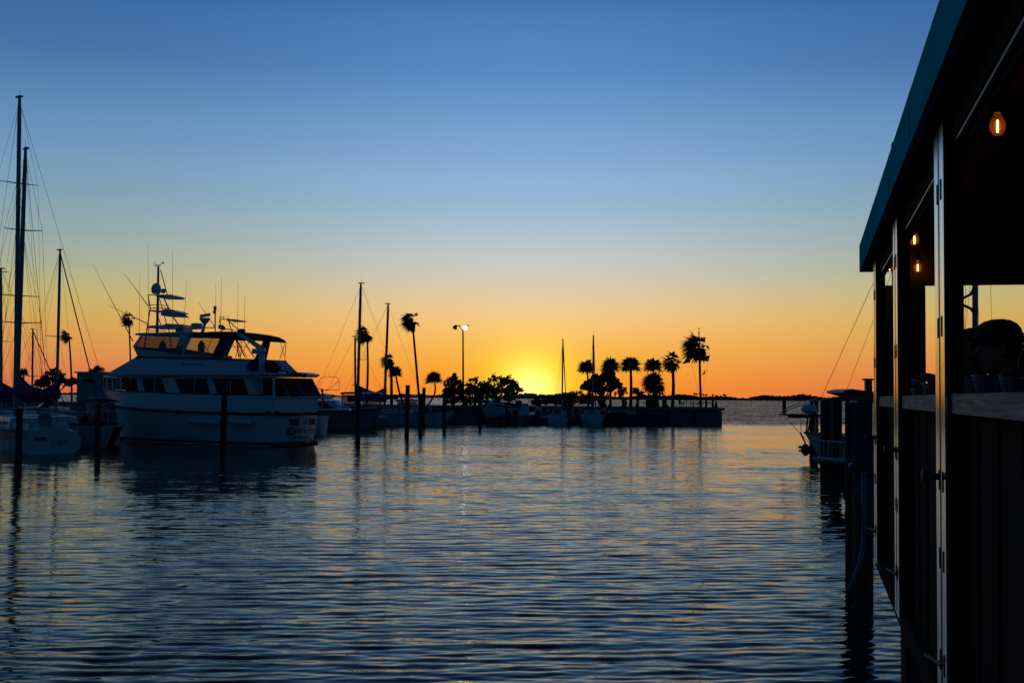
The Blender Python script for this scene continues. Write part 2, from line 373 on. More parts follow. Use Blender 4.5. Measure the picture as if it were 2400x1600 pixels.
# ---------------------------------------------------------------- boats: shared builders
def hull_mb(L, B, H, Hb, draft=.4, tr=.8, rake=.9, tuck=.75, n=18, m=9, fl=.0, tround=0.0, mid=.5):
    """loft of a hull; x forward from the transom (0), y to port, z up, waterline 0. Returns the builder and the sheer line of each side"""
    b = MB(); rings = []; sheerL, sheerR = [], []
    for i in range(n + 1):
        t = i / n
        if t < mid: bb = tr + (1 - tr) * math.sin(t / mid * math.pi / 2)
        else: bb = max(0.0, 1 - ((t - mid) / (1 - mid)) ** 2.3)
        bb = max(bb, .012)
        if tround and t < .10: bb *= 1 - tround * (1 - t / .10) ** 2
        hz = H + (Hb - H) * t ** 1.8
        ring = []
        for sgn in (1, -1):
            col = []
            for j in range(m):
                k = j / (m - 1)
                e = .42 + 1.0 * t ** 3 + fl * t
                w = tuck * k ** e + (1 - tuck) * (k ** .12 if k > 0 else 0)
                w = w if k > 0 else 0
                zz = -draft * (1 - .55 * t ** 3) + k * (hz + draft * (1 - .55 * t ** 3))
                x = t * L - rake * (1 - k) * t ** 4 - tround * .3 * (0)
                col.append(Vector((x, sgn * bb * w * B / 2, zz)))
            if sgn == 1: ring = list(reversed(col)); sheerL.append(col[-1])
            else: ring += col[1:]; sheerR.append(col[-1])
        rings.append(ring)
    b.loft(rings, False, True, True)
    return b, sheerL, sheerR
def deck_mb(sl, sr, dz=-.04, inset=.97):
    b = MB(); rings = [[Vector((a.x, a.y * inset, a.z + dz)), Vector((a.x, 0, a.z + dz + .06)), Vector((c.x, c.y * inset, c.z + dz))] for a, c in zip(sl, sr)]
    return b.loft(rings, False, False, False)
def rail_of(o, pts, h, r=.016, step=3, m=None, name='rail'):
    b = MB(); top = [Vector(p) + Vector((0, 0, h)) for p in pts]
    b.tube(top, r, 5)
    for p in pts[::step]: b.tube([p, Vector(p) + Vector((0, 0, h))], r, 5)
    return b.build(name, m or steel, o)
def wall_ring(prof, z0, z1, inset=0.0, rz=0):
    return [[Vector((x, y, z0)) for x, y in prof], [Vector((x, y, z1)) for x, y in prof]]
def cabin(b, x0, x1, w0, w1, z0, z1, rf=.25, rb=.08, lean=.08):
    """deckhouse with raked front and sides leaning in; x1 is the forward end"""
    h = z1 - z0
    lo = [(x0, w0), (x0 + .08, w0 + .02), (x1 - .25, w1), (x1, w1 * .6), (x1, -w1 * .6), (x1 - .25, -w1), (x0 + .08, -w0 - .02), (x0, -w0)]
    rings = []
    for k in (0, .85, 1.0):
        e = .0 if k < 1 else .06
        rings.append([Vector((x0 + (x - x0) * (1 - (rf * h * k) / max(.1, x1 - x0)) + (rb * h * k if x < x0 + .2 else 0), y * (1 - lean * k - e), z0 + h * min(k, 1) * (1 if k == 1 else .93 * k / .85))) for x, y in lo])
    b.loft(rings, True, False, True); return b

def sailboat(label, mast_px, top_px, Y, heading, L, B, mast_x, H=1.0, Hb=1.35, hullm=None, stripe=None, cover=None, spreaders=(.55,), sp_w=.95,
             cabin_m=None, boom=True, group='sailboats moored in the marina', jib=False, transom='plain', radius=.085, fore_to=None, back=True, solid=False, boom_dir=-1, caprail=None, zdeck=None, headsail=None):
    hullm = hullm or white
    w = P(mast_px[0], mast_px[1], Y); rz = heading
    ox, oy = w.x - mast_x * math.cos(rz), w.y - mast_x * math.sin(rz)
    t = thing('sailboat', label, 'sailboat', (ox, oy, 0), rz, group)
    tround = .42 if transom == 'oval' else .0
    hb, sl, sr = hull_mb(L, B, H, Hb, .45, .72, 1.0, .62, tround=0)
    hb.build('hull', hullm, t, True)
    deck_mb(sl, sr).build('deck', offwhite, t)
    bt = MB()
    for s_ in (sl, sr): bt.tube([Vector((p.x, p.y * 1.01, p.z)) for p in s_], .045, 6)
    bt.build('rub_rail', caprail or teak, t)
    if stripe:
        for sgn in (1, -1):
            q = MB(); rings = []
            for i in range(0, 17):
                a = (sl if sgn == 1 else sr)[i]
                rings.append([Vector((a.x, a.y * 1.004 + sgn * .012, a.z - .12)), Vector((a.x, a.y * .985 + sgn * .012, a.z - .36))])
            q.loft(rings, False, False, False).build('stripe', stripe, t)
    cb = MB(); cabin(cb, L * .30, L * .72, B * .30, B * .18, H - .05, H + .52, .5, .15)
    ch = cb.build('cabin', cabin_m or offwhite, t)
    for sgn in (1, -1):
        for x in (.38, .46, .54):
            MB().box((L * x, sgn * (B * .275 - (x - .38) * B * .2), H + .26), (.42, .05, .14), rz=-sgn * .10).build('window', glass, ch)
    ck = MB().box((L * .17, 0, H + .02), (L * .2, B * .42, .06)); 
    for sgn in (1, -1): ck.box((L * .17, sgn * B * .25, H + .16), (L * .26, .10, .30))
    ck.build('cockpit_coaming', offwhite, t)
    MB().lathe((L * .10, 0, H + .5), [(.30, -.015), (.33, 0), (.30, .015)], 14, axis=(1, 0, .2)).build('wheel', steel, t)
    rail_of(t, [sl[i] + Vector((0, -.06, 0)) for i in range(0, 15, 2)], .58, .012, 1, name='lifeline')
    rail_of(t, [sr[i] + Vector((0, .06, 0)) for i in range(0, 15, 2)], .58, .012, 1, name='lifeline')
    bp_ = [sl[15] + Vector((0, -.04, 0)), sl[17] + Vector((-.1, -.02, 0)), Vector((L + .15, 0, Hb)), sr[17] + Vector((-.1, .02, 0)), sr[15] + Vector((0, .04, 0))]
    rail_of(t, bp_, .62, .016, 1, name='pulpit')
    # mast, leaning as in the photograph
    top = to_local(t, P(top_px[0], top_px[1], Y)); base = Vector((mast_x, 0, H + .3)); top.y = max(-.9, min(.9, top.y))
    d = top - base
    ms = MB().tube([base, base + d * .6, base + d * .93, top], [radius, radius, radius * .9, radius * .62], 10)
    ms.box(top + Vector((-.06, 0, .03)), (radius * 4.2, radius * 1.6, .08)); ms.tube([top, top + Vector((-.1, .05, .45))], .008, 4)
    mo = ms.build('mast', alu, t)
    st = MB(); cp = B * .46
    for k, f in enumerate(spreaders):
        c = base + d * f; sw = sp_w * (1 - .12 * k)
        for sgn in (1, -1):
            MB().tube([c, c + Vector((-.12, sgn * sw, .04))], [.035, .02], 6).build('spreader', alu, mo)
            hi = top if f == spreaders[-1] else base + d * spreaders[k + 1]
            st.tube([hi - d * .01, c + Vector((-.12, sgn * sw, .04))], .0075, 4); st.tube([c + Vector((-.12, sgn * sw, .04)), Vector((mast_x - .15, sgn * cp, H))], .0075, 4)
            st.tube([c, Vector((mast_x + .25 * (-1) ** k, sgn * cp * .98, H))], .0075, 4)
    st.build('shrouds', wire, t)
    fb = to_local(t, fore_to) if fore_to is not None else Vector((L - .05, 0, Hb))
    MB().tube([top - d * .015, fb], .045 if headsail else .010, 6).build('forestay', headsail or wire, t)
    if back: MB().tube([top, Vector((.1, 0, H + .1))], .010, 5).build('backstay', wire, t)
    if boom:
        g = base + d * .10; e = Vector((mast_x - L * .40, 0, g.z + .05)); bo = MB().tube([g, e], .06, 8).build('boom', alu, t)
        st2 = MB().tube([e, top], .006, 4); st2.build('topping_lift', wire, t)
        if cover:
            q = MB(); rings = []
            for i in range(9):
                k = i / 8; p = g + (e - g) * k * .98; hh = .95 * (1 - k) ** 2.2 + .30 - .06 * k; ww = .17 - .07 * k
                rings.append([p + Vector((.16 * (1 - k) * (1 if True else 0), 0, 0)) + Vector((0, y * ww, z)) for y, z in ((0, -.16), (1, -.05), (1, .12), (.55, hh * .75), (0, hh), (-.55, hh * .75), (-1, .12), (-1, -.05))])
            q.loft(rings).build('sail_cover', cover, t, True)
    return t

def outboard(parent, p, m=None, s=1.0):
    q = MB(); p = Vector(p)
    q.loft([[p + Vector((x * s, y * s, z * s)) for x, y in ((-.34, -.17), (.22, -.19), (.26, 0), (.22, .19), (-.34, .17), (-.42, 0))] if k == 0 else [p + Vector((x * s * f, y * s * f, z * s)) for x, y in ((-.34, -.17), (.22, -.19), (.26, 0), (.22, .19), (-.34, .17), (-.42, 0))]
            for k, (z, f) in enumerate(((.35, .85), (.5, 1), (.8, .98), (.98, .7)))])
    q.box(p + Vector((-.06, 0, 0)) * s, (.22 * s, .12 * s, .8 * s)); q.box(p + Vector((-.02, 0, -.5)) * s, (.42 * s, .05 * s, .3 * s)); q.ball(p + Vector((-.1, 0, -.62)) * s, (.3 * s, .07 * s, .07 * s), 6)
    return q.build('outboard_motor', m or black, parent)

def motorboat(label, px, Y, heading, L=7.0, B=2.5, H=.95, Hb=1.35, hullm=None, top='ttop', topm=None, cab=True, motors=1, z=0.0, group='motor boats moored in the marina', anchor_t=.5, cat='motor boat', stripe=None, top_h=2.0, cabm=None):
    w = P(px, 930, Y); rz = heading
    t = thing('motor_boat', label, cat, (w.x - anchor_t * L * math.cos(rz), w.y - anchor_t * L * math.sin(rz), z), rz, group)
    hb, sl, sr = hull_mb(L, B, H, Hb, .38, .88, 1.1, .55, fl=.35)
    hb.build('hull', hullm or white, t, True); deck_mb(sl, sr, -.10, .95).build('deck', offwhite, t)
    bt = MB()
    for s_ in (sl, sr): bt.tube([Vector((p.x, p.y * 1.012, p.z - .03)) for p in s_], .04, 6)
    bt.build('rub_rail', stripe or black, t)
    if cab:
        cb = MB(); cabin(cb, L * .40, L * .80, B * .33, B * .2, H - .05, H + .42, .8, .05)
        ch = cb.build('cabin', cabm or white, t)
        ws = MB()
        ws.loft([[Vector((L * .60, .34 * B * .8, H + .40)), Vector((L * .665, 0, H + .42)), Vector((L * .60, -.34 * B * .8, H + .40))], [Vector((L * .53, .30 * B * .8, H + .85)), Vector((L * .585, 0, H + .87)), Vector((L * .53, -.30 * B * .8, H + .85))]], False, False, False)
        ws.build('windshield', glass, ch)
        for sgn in (1, -1): MB().box((L * .62, sgn * (B * .28), H + .2), (L * .14, .03, .13), rz=-sgn * .1).build('window', glass, ch)
    else:
        q = MB().bevbox((L * .48, 0, H + .25), (.7, .75, .9), .06).box((L * .5, 0, H + .85), (.05, .7, .4), ry=-.35); q.build('console', cabm or white, t)
        MB().bevbox((L * .34, 0, H + .12), (.5, .9, .55), .05).build('seat', offwhite, t)
    if top:
        zt = H + top_h; x0, x1 = L * .30, L * .60; q = MB()
        for x in (x0 + .1, x1 - .1):
            for sgn in (1, -1): q.tube([(x + (.35 if x < L * .45 else .25), sgn * B * .34, H - .05), (x, sgn * B * .30, zt)], .025, 6)
        q.tube([(x0 + .1, -B * .30, zt), (x0 + .1, B * .30, zt)], .025, 6); q.tube([(x1 - .1, -B * .30, zt), (x1 - .1, B * .30, zt)], .025, 6)
        for sgn in (1, -1): q.tube([(x0 + .1, sgn * B * .30, zt), (x1 - .1, sgn * B * .30, zt)], .025, 6); q.tube([(x0 + .1, sgn * B * .31, zt), (x1 + .1, sgn * B * .34, H + .4)], .02, 5)
        fr = q.build('top_frame', steel, t)
        if top != 'frame':
            tb = MB(); rings = []
            for k in range(7):
                u = k / 6; xx = x0 - .15 + (x1 - x0 + .4) * u; zz = zt + .06 + .10 * math.sin(u * math.pi)
                rings.append([Vector((xx, y * B * .36, zz - .06 * y * y + dz)) for dz, ys in ((0, (-1, -.5, 0, .5, 1)), (-.06, (1, .5, 0, -.5, -1))) for y in ys])
            tb.loft(rings).build('canopy', topm or offwhite, t, True)
        if top == 'enclosed':
            e = MB()
            for sgn in (1, -1): e.prism([(x0 + .1, sgn * B * .31, H + .3), (x1 + .15, sgn * B * .31, H + .5), (x1 - .05, sgn * B * .30, zt - .05), (x0 + .1, sgn * B * .30, zt - .05)], (0, sgn * .01, 0))
            e.prism([(x1 + .16, -B * .31, H + .5), (x1 + .16, B * .31, H + .5), (x1 - .02, B * .3, zt - .05), (x1 - .02, -B * .3, zt - .05)], (.01, 0, 0)); e.build('side_curtain', clear, t)
    rail_of(t, [sl[i] + Vector((-.05, -.05, 0)) for i in range(11, 18)] + [Vector((L - .1, 0, Hb))] + [sr[i] + Vector((-.05, .05, 0)) for i in range(17, 10, -1)], .42, .014, 2, name='bow_rail')
    for k in range(motors):
        outboard(t, (-.28, (k - (motors - 1) / 2) * .75, .45))
    return t

# ---------------------------------------------------------------- the motor yacht
def yacht():
    ang = R(150)
    st_c = P(694, 1043, 67.6)
    L, B = 14.6, 4.95
    t = thing('motor_yacht', 'large white flybridge motor yacht with dark bimini and stern towards the channel', 'motor yacht', (st_c.x, st_c.y, 0), ang)
    half = B / 2
    zr, zb = 1.66, 2.62                                                # rub rail, bulwark top
    def plan(t_):                                                       # half-beam along the boat
        if t_ < .45: return half * (.94 + .06 * math.sin(t_ / .45 * math.pi / 2))
        return half * max(.0, 1 - ((t_ - .45) / .55) ** 2.6)
    n = 26
    def st(t_, z, k):                                                   # one point of the topsides
        b_ = plan(t_)
        if t_ < .05: b_ *= .80 + .20 * math.sin(t_ / .05 * math.pi / 2)
        xx = t_ * L - 1.7 * (1 - z / 3.2) * t_ ** 4 + .16 * (1 - z / 3.2) * (1 - t_) ** 6
        return Vector((xx, b_ * k, z))
    lev = [(-.5, .15), (-.35, .72), (0.0, .86), (.5, .90), (1.1, .95), (zr, 1.0)]
    def kk(k, t_): return k * (1 - (1 - k) * 2.6 * t_ ** 2.5) if k < 1 else k
    rings = []
    for i in range(n + 1):
        u = i / n; shr = 1 + .26 * u ** 2.2
        col = [st(u, z * shr if z > 0 else z, max(.05, kk(k, u))) for z, k in lev]
        rings.append(list(reversed(col)) + [Vector((p.x, -p.y, p.z)) for p in col])
    MB().loft(rings, False, True, True).build('hull', white, t, True)
    # dark boot-top at the waterline
    q = MB()
    for sgn in (1, -1):
        rr = []
        for i in range(n + 1):
            u = i / n; a = st(u, .20, max(.05, kk(.875, u))); b_ = st(u, -.25, max(.05, kk(.80, u)))
            rr.append([Vector((a.x, sgn * (a.y + .03), a.z)), Vector((b_.x, sgn * (b_.y + .03), b_.z))])
        q.loft(rr, False, False, False)
    q.box((.05, 0, 0), (.06, half * 1.5, .40)); q.build('boot_stripe', black, t)
    # bulwark above the rub rail
    rings = []
    for i in range(n + 1):
        u = i / n; shr = 1 + .26 * u ** 2.2; shr2 = 1 + .12 * u ** 2.0
        a, b_ = st(u, zr * shr, 1.0), st(u, zb * shr2, 1.0)
        rings.append([Vector((a.x, a.y * .992, a.z)), Vector((b_.x, b_.y * .965, b_.z)), Vector((b_.x, -b_.y * .965, b_.z)), Vector((a.x, -a.y * .992, a.z))])
    bw = MB().loft(rings, False, True, True).build('bulwark', white, t, False)
    q = MB(); q2 = MB()
    for sgn in (1, -1):
        q.tube([Vector((p[0].x, sgn * (p[0].y + .03), p[0].z)) for p in rings], .075, 6)
        q2.tube([Vector((p[1].x, sgn * p[1].y, p[1].z + .02)) for p in rings], .035, 6)
    q.tube([Vector((-.03, half * .75, zr)), Vector((-.09, 0, zr)), Vector((-.03, -half * .75, zr))], .08, 6); q.build('rub_rail', black, t); q2.tube([Vector((-.0, half * .73, zb)), Vector((-.05, 0, zb)), Vector((0, -half * .73, zb))], .035, 6); q2.build('cap_rail', dark, t)
    # deckhouse; its window plane is local y = hw
    hw = 2.02
    def S(px, py, y=hw): return hit_local(t, px, py, y)
    x_f = S(300, 900).x; x_a = S(640, 900).x
    zt = S(450, 884).z; z_roof = S(450, 877).z
    house = MB()
    prof = lambda z, f: [Vector((x_a + f * .93, hw, z)), Vector((x_f - f, hw, z)), Vector((x_f + .75 - f, hw * .55, z)), Vector((x_f + .9 - f, 0, z)), Vector((x_f + .75 - f, -hw * .55, z)), Vector((x_f - f, -hw, z)), Vector((x_a + f * .93, -hw, z))]
    house.loft([prof(zb - .1, 0), prof(zt, .75)]); ho = house.build('deckhouse', white, t)
    def win(pts, name='window', m=glass, mull=None, y=hw):
        poly = [S(*p_, y=y) for p_ in pts]; fr = MB()
        o = MB().prism([p_ + Vector((0, .005, 0)) for p_ in poly], (0, .022, 0)).build(name, m, ho)
        for a, b_ in zip(poly, poly[1:] + poly[:1]): fr.tube([a + Vector((0, .03, 0)), b_ + Vector((0, .03, 0))], .022, 4)
        fr.build('frame', white, o)
        if mull:
            a, b_ = S(*mull[0], y=y), S(*mull[1], y=y); MB().tube([a + Vector((0, .035, 0)), b_ + Vector((0, .035, 0))], .028, 4).build('mullion', white, o)
    win([(331, 885), (380, 885), (391, 920), (341, 920)], mull=((363, 885), (363, 920)))
    win([(410, 886), (483, 886), (497, 926), (424, 925)], mull=((457, 886), (457, 925)))
    win([(497, 886), (571, 886), (585, 926), (511, 926)], mull=((541, 886), (541, 926)))
    for s_ in (-.5, 0.5):                                               # front windscreen panes
        MB().prism([(x_f + .72 + .15 * (1 - abs(s_)), s_ * 1.9 - .7, zb + .25), (x_f + .72 + .15 * (1 - abs(s_)), s_ * 1.9 + .7, zb + .25), (x_f + .12, s_ * 1.9 + .65, zt - .08), (x_f + .12, s_ * 1.9 - .65, zt - .08)], (.12, 0, .03)).build('window', glass, ho)
    MB().prism([S(288, 884), S(318, 884), S(325, 920), S(296, 920)], (0, .02, 0)).build('window', glass, ho)
    # open aft deck: corner post, curtained opening, raked wing
    MB().prism([S(587, 884), S(614, 884), S(616, 928), S(600, 928)], (0, -.08, 0)).build('side_panel', white, t)
    MB().prism([S(616, 886), S(638, 886), S(638, 926), S(617, 926)], (0, .02, 0)).build('window', glass, t)
    MB().prism([S(638, 884), S(642, 884), S(643, 932), (S(638, 932))], (0, -.08, 0)).build('post', white, t)
    # raked aft bulkhead: three dark panes between posts, curtains gathered behind two of them
    def AF(y, k): return Vector((x_a + .70 * k - .02, y, zb - .1 + (zt - zb + .1) * k))
    for y0, y1 in ((hw - .12, .75), (.65, -.55), (-.65, -hw + .12)):
        MB().prism([AF(y0, .08), AF(y1, .08), AF(y1, .95), AF(y0, .95)], (-.025, 0, 0)).build('aft_window', glass, t)
    cm = mat('brown_curtain', (.022, .012, .006), .9, var=.3)
    for k in (0, 1, 2, 5, 6):
        y0 = hw - .25 - k * .28; MB().tube([AF(y0, .08) - Vector((.05, 0, 0)), AF(y0 + .03, .5) - Vector((.05, 0, 0)), AF(y0, .95) - Vector((.05, 0, 0))], [.09, .06, .09], 6).build('curtain', cm, t)
    # boat-deck roof
    rw = 2.38; xr0, xr1 = .05, hit_local(t, 246, 874, 1.6).x
    def roof_ring(z, d):
        ys = (-1, -.8, -.4, 0, .4, .8, 1)
        return [Vector((xr0 + .35 * y * y + d, y * (rw - d), z)) for y in ys] + [Vector((xr1 - .9 * y * y - d, y * (rw - d), z)) for y in reversed(ys)]
    MB().loft([roof_ring(z_roof - .10, .10), roof_ring(z_roof - .02, 0), roof_ring(z_roof + .07, .0), roof_ring(z_roof + .15, .25)]).build('roof', white, t)
    # flybridge coaming with raked front
    fy = 1.78
    def Fp(px, py): return hit_local(t, px, py, fy)
    fw = MB(); z0 = z_roof + .12
    a0, a1 = Fp(588, 868).x, Fp(250, 868).x
    fzf, fza = Fp(312, 835).z, Fp(566, 841).z; tx1, tx0 = Fp(308, 835).x, Fp(566, 842).x
    def fring(x0, x1, zz0, zz1, w): return [Vector((x0, w, zz0)), Vector((x1 - .8, w, zz1)), Vector((x1, w * .5, zz1)), Vector((x1, -w * .5, zz1)), Vector((x1 - .8, -w, zz1)), Vector((x0, -w, zz0))]
    fw.loft([fring(a0, a1 + .3, z0, z0, fy + .3), fring(tx0, tx1 + .35, fza, fzf, fy)]); fl = fw.build('flybridge', white, t)
    MB().tube(fring(tx0, tx1 + .38, fza - .03, fzf - .03, fy + .035) + [Vector((tx0, fy + .035, fza - .03))], .05, 5).build('trim_line', black, fl)
    cw = MB(); hz = .34                                                  # flared windscreen base
    cw.loft([fring(Fp(440, 838).x, tx1 + .35, fza, fzf, fy - .02), fring(Fp(436, 820).x, Fp(303, 812).x + .45, fza + .30, Fp(305, 812).z, fy + .05)], True, False, False).build('coaming', white, fl)
    hard_z = Fp(400, 781).z
    scr = MB()
    lo = fring(Fp(425, 820).x, Fp(303, 812).x + .45, fza + .30, Fp(305, 812).z, fy + .05); hi = fring(Fp(430, 784).x, Fp(315, 783).x + .35, hard_z - .06, hard_z - .06, fy - .08)
    for i in range(5):
        scr = MB().prism([lo[i], lo[i + 1], hi[i + 1], hi[i]], (0, 0, .008)); scr.build('enclosure_panel', clear, fl)
    q = MB()
    for i in range(6): q.tube([lo[i], hi[i]], .028, 5)
    q.tube(lo, .03, 5); q.build('enclosure_frame', dark, fl)
    # hardtop and arch legs
    ht = MB(); hx0, hx1 = Fp(440, 782).x, Fp(313, 781).x + .5
    ht.loft([[Vector((x, y * fy * .98, z)) for x, y, z in ((hx0, 1, hard_z - .03), (hx1 - .5, 1, hard_z - .03), (hx1, .4, hard_z - .03), (hx1, -.4, hard_z - .03), (hx1 - .5, -1, hard_z - .03), (hx0, -1, hard_z - .03))],
             [Vector((x, y * fy * .94, z)) for x, y, z in ((hx0, 1, hard_z + .09), (hx1 - .6, 1, hard_z + .07), (hx1 - .1, .4, hard_z + .07), (hx1 - .1, -.4, hard_z + .07), (hx1 - .6, -1, hard_z + .07), (hx0, -1, hard_z + .09))]]).build('hardtop', white, t)
    for (pts) in ([(424, 784), (447, 784), (423, 838), (402, 838)], [(520, 784), (532, 784), (520, 838), (494, 838)]):
        for sgn in (1, -1):
            poly = [Fp(*p_) for p_ in pts]
            MB().prism([Vector((p_.x, sgn * p_.y, p_.z)) for p_ in poly], (0, -sgn * .14, 0)).build('arch_leg', white if pts[0][0] < 450 else dark, t)
    MB().prism([Fp(526, 786), Fp(527, 838), Fp(512, 838)], (0, -.01, 0)).build('enclosure_panel', clear, t)
    # bimini: curved dark canvas
    ys = (-1, -.6, 0, .6, 1); prof_px = [(432, 782, 790), (470, 779, 792), (510, 777, 792), (550, 777, 793), (590, 779, 795), (620, 782, 796), (640, 789, 797), (648, 795, 798)]
    rings = []
    def cmp_(x_): return 432 + (x_ - 432) * (568 - 432) / (648 - 432)       # port edge; the starboard edge shows farther right
    for x_, yt, yb in prof_px:
        a, b_ = Fp(cmp_(x_), yt), Fp(cmp_(x_), yb)
        rings.append([Vector((a.x, y * fy, a.z + .10 * (1 - y * y) - .02)) for y in ys] + [Vector((a.x, fy, b_.z)), Vector((a.x, fy - .05, b_.z)), Vector((a.x, 0, a.z + .02)), Vector((a.x, -fy + .05, b_.z)), Vector((a.x, -fy, b_.z))])
    MB().loft(rings).build('bimini_canvas', mat('dark_canvas', (.012, .013, .018), .9, var=.25, scale=15, bump=.3), t, True)
    q = MB()
    for sgn in (1, -1):
        for a, b_ in (((646, 797), (641, 842)), ((625, 797), (640, 830)), ((641, 800), (622, 838))):
            A, B_ = Fp(cmp_(a[0]), a[1]), Fp(cmp_(b_[0]), b_[1]); MB().tube([Vector((A.x, sgn * A.y, A.z)), Vector((B_.x, sgn * B_.y, B_.z))], .018, 5).build('bimini_strut', steel, t)
    for a, b_ in (((555, 795), (580, 838)), ((560, 836), (585, 800)), ((540, 796), (565, 838)), ((470, 790), (495, 836)), ((480, 836), (497, 792)), ((533, 812), (580, 812))):
        A, B_ = hit_local(t, *a, -.8), hit_local(t, *b_, -.8); MB().tube([A, B_], .016, 5).build('bimini_strut', steel, t)
    # helm seats, instruments inside the enclosure
    for pxs, yy in ((381, .3), (425, -.2), (472, .4)):
        A = hit_local(t, pxs, 822, yy)
        s_ = MB(); s_.lathe((A.x, yy, A.z - .1), [(.02, -.45), (.05, -.4), (.06, -.05)], 8); s_.ball((A.x, yy, A.z + .15), (.16, .26, .42), 10); s_.box((A.x + .25, yy, A.z - .1), (.5, .5, .14)); s_.build('helm_seat', offwhite, t)
    A = Fp(330, 825); MB().bevbox((A.x + .1, 0, A.z), (.7, 2.2, .5), .08).build('console', offwhite, t)
    # davit crane and covered dinghy
    y0 = 1.95
    def D(px, py): return hit_local(t, px, py, y0)
    q = MB(); q.tube([D(614, 872), D(613, 850), D(612, 828)], [.17, .15, .17], 8); q.ball(D(611, 822), (.30, .24, .24), 8); q.box(D(600, 823), (.3, .3, .26)); q.tube([D(612, 820), D(607, 813), D(590, 801), D(557, 781)], [.18, .15, .12, .07], 8)
    q.build('davit', white, t, True)
    A0, A1 = D(574, 856), D(640, 860); rings = []
    for i in range(9):
        u = i / 8; c = A0.lerp(A1, u); r_ = .30 * math.sin(math.pi * min(1, .12 + u * .95)) ** .5 + .08
        rings.append([c + Vector((0, -.55 + r_ * 1.5 * math.cos(a), -.05 + r_ * 1.15 * math.sin(a))) for a in [2 * math.pi * k / 10 for k in range(10)]])
    MB().loft(rings).build('covered_dinghy', mat('black_boat_cover', (.014, .014, .015), .85, var=.3, bump=.5), t, True)
    # lifting tackle and deck gear on the roof aft
    q = MB()
    for k in range(9):
        A = hit_local(t, 655 + k * 6.5, 872 + k * .9, .6); q.lathe((A.x, .6 - .12 * (k % 3), A.z), [(.03, -.06), (.13, -.04), (.13, .04), (.03, .06)], 8, axis=(.3, 1, .5 * (-1) ** k))
    q.build('coiled_hose', black, t)
    # vents in the rub rail zone, tube fenders, transom details
    for pxv, pyv in ((418, 967), (548, 968), (628, 967), (650, 967)):
        A = hit_local(t, pxv, pyv, half * .99); MB().bevbox((A.x, half * .985, A.z), (.36, .12, .16), .03).build('vent', dark, t)
    for a, b_ in ((440, 515), (530, 590)):
        A, B_ = hit_local(t, a, 985, half * 1.03), hit_local(t, b_, 991, half * 1.03); d = B_ - A
        f_ = MB().tube([A, A + d * .06, A + d * .5, A + d * .94, B_], [.05, .15, .17, .15, .05], 10); f_.tube([A, A + Vector((0, -.05, .45))], .012, 4); f_.tube([B_, B_ + Vector((0, -.05, .45))], .012, 4); f_.build('fender', offwhite, t, True)
    def T(px, py, x=-.06): return hit_local_x(t, px, py, x)
    for pts in ([(681, 981), (700, 981), (700, 995), (681, 995)], [(724, 981), (738, 981), (737, 995), (723, 995)]):
        MB().prism([T(*p_, x=.02) for p_ in pts], (-.05, 0, 0)).build('transom_port', black, t)
    q = MB(); 
    for s_ in (-.16, .16):
        A, B_ = T(721, 976, -.14), T(721, 1040, -.14); q.tube([A + Vector((0, s_, 0)), B_ + Vector((0, s_, 0))], .018, 5)
    for k in range(8):
        A = T(721, 980 + k * 8, -.14); q.tube([A + Vector((0, -.16, 0)), A + Vector((0, .16, 0))], .016, 5)
    q.build('ladder', steel, t)
    # name: emblem and script lettering on the transom and on the flybridge side
    ink = mat('lettering_ink', (.008, .008, .02), .5)
    def emblem(c, ax, ay, r_, nv):
        q = MB(); pts = [c + ax * (r_ * 1.25 * math.cos(a)) + ay * (r_ * .8 * math.sin(a)) for a in [2 * math.pi * k / 20 for k in range(20)]]
        q.prism(pts, nv * .012); o = q.build('emblem', ink, t)
        w_ = MB().prism([c + ax * (r_ * u) + ay * (r_ * v_) + nv * .014 for u, v_ in ((-.9, -.1), (-.2, .12), (.5, .5), (.9, .55), (.2, .1), (-.3, -.3))], nv * .004); w_.build('emblem_swoosh', white, o)
    c = T(685, 1010, -.02); emblem(c, Vector((0, -1, 0)), Vector((0, 0, 1)), .27, Vector((-1, 0, 0)))
    c = T(716, 1009, -.03); mx = Matrix.Translation(c) @ Matrix(((0, 0, -1, 0), (-1, 0, 0, 0), (0, 1, 0, 0), (0, 0, 0, 1)))
    text_part('Hatteras', .46, mx, ink, t)
    q = MB()
    for k in range(9): q.box(T(689 + k * 4, 1023.5, -.03) , (.01, .10, .10))
    q.build('hailing_line', ink, t)
    def mxs(c): return Matrix.Translation(c) @ Matrix(((-1, 0, 0, 0), (0, 0, 1, 0), (0, 1, 0, 0), (0, 0, 0, 1)))
    c = Fp(462, 855); lean = fy + .17
    text_part('Hatteras', .34, mxs(Vector((c.x, lean, c.z))), ink, fl); emblem(Vector((Fp(435, 854).x, lean - .005, c.z)), Vector((-1, 0, 0)), Vector((0, 0, 1)), .14, Vector((0, 1, 0)))
    # rails: bow, and whip aerials
    pts = [Vector((p[1].x, p[1].y - .05, p[1].z)) for p in rings[:0]]
    up = []
    for i in range(16, n + 1): u = i / n; b_ = st(u, zb * (1 + .12 * u ** 2), 1.0); up.append(Vector((b_.x, b_.y * .95, b_.z)))
    rail_of(t, up, .75, .02, 2, name='bow_rail'); rail_of(t, [Vector((p.x, -p.y, p.z)) for p in up], .75, .02, 2, name='bow_rail')
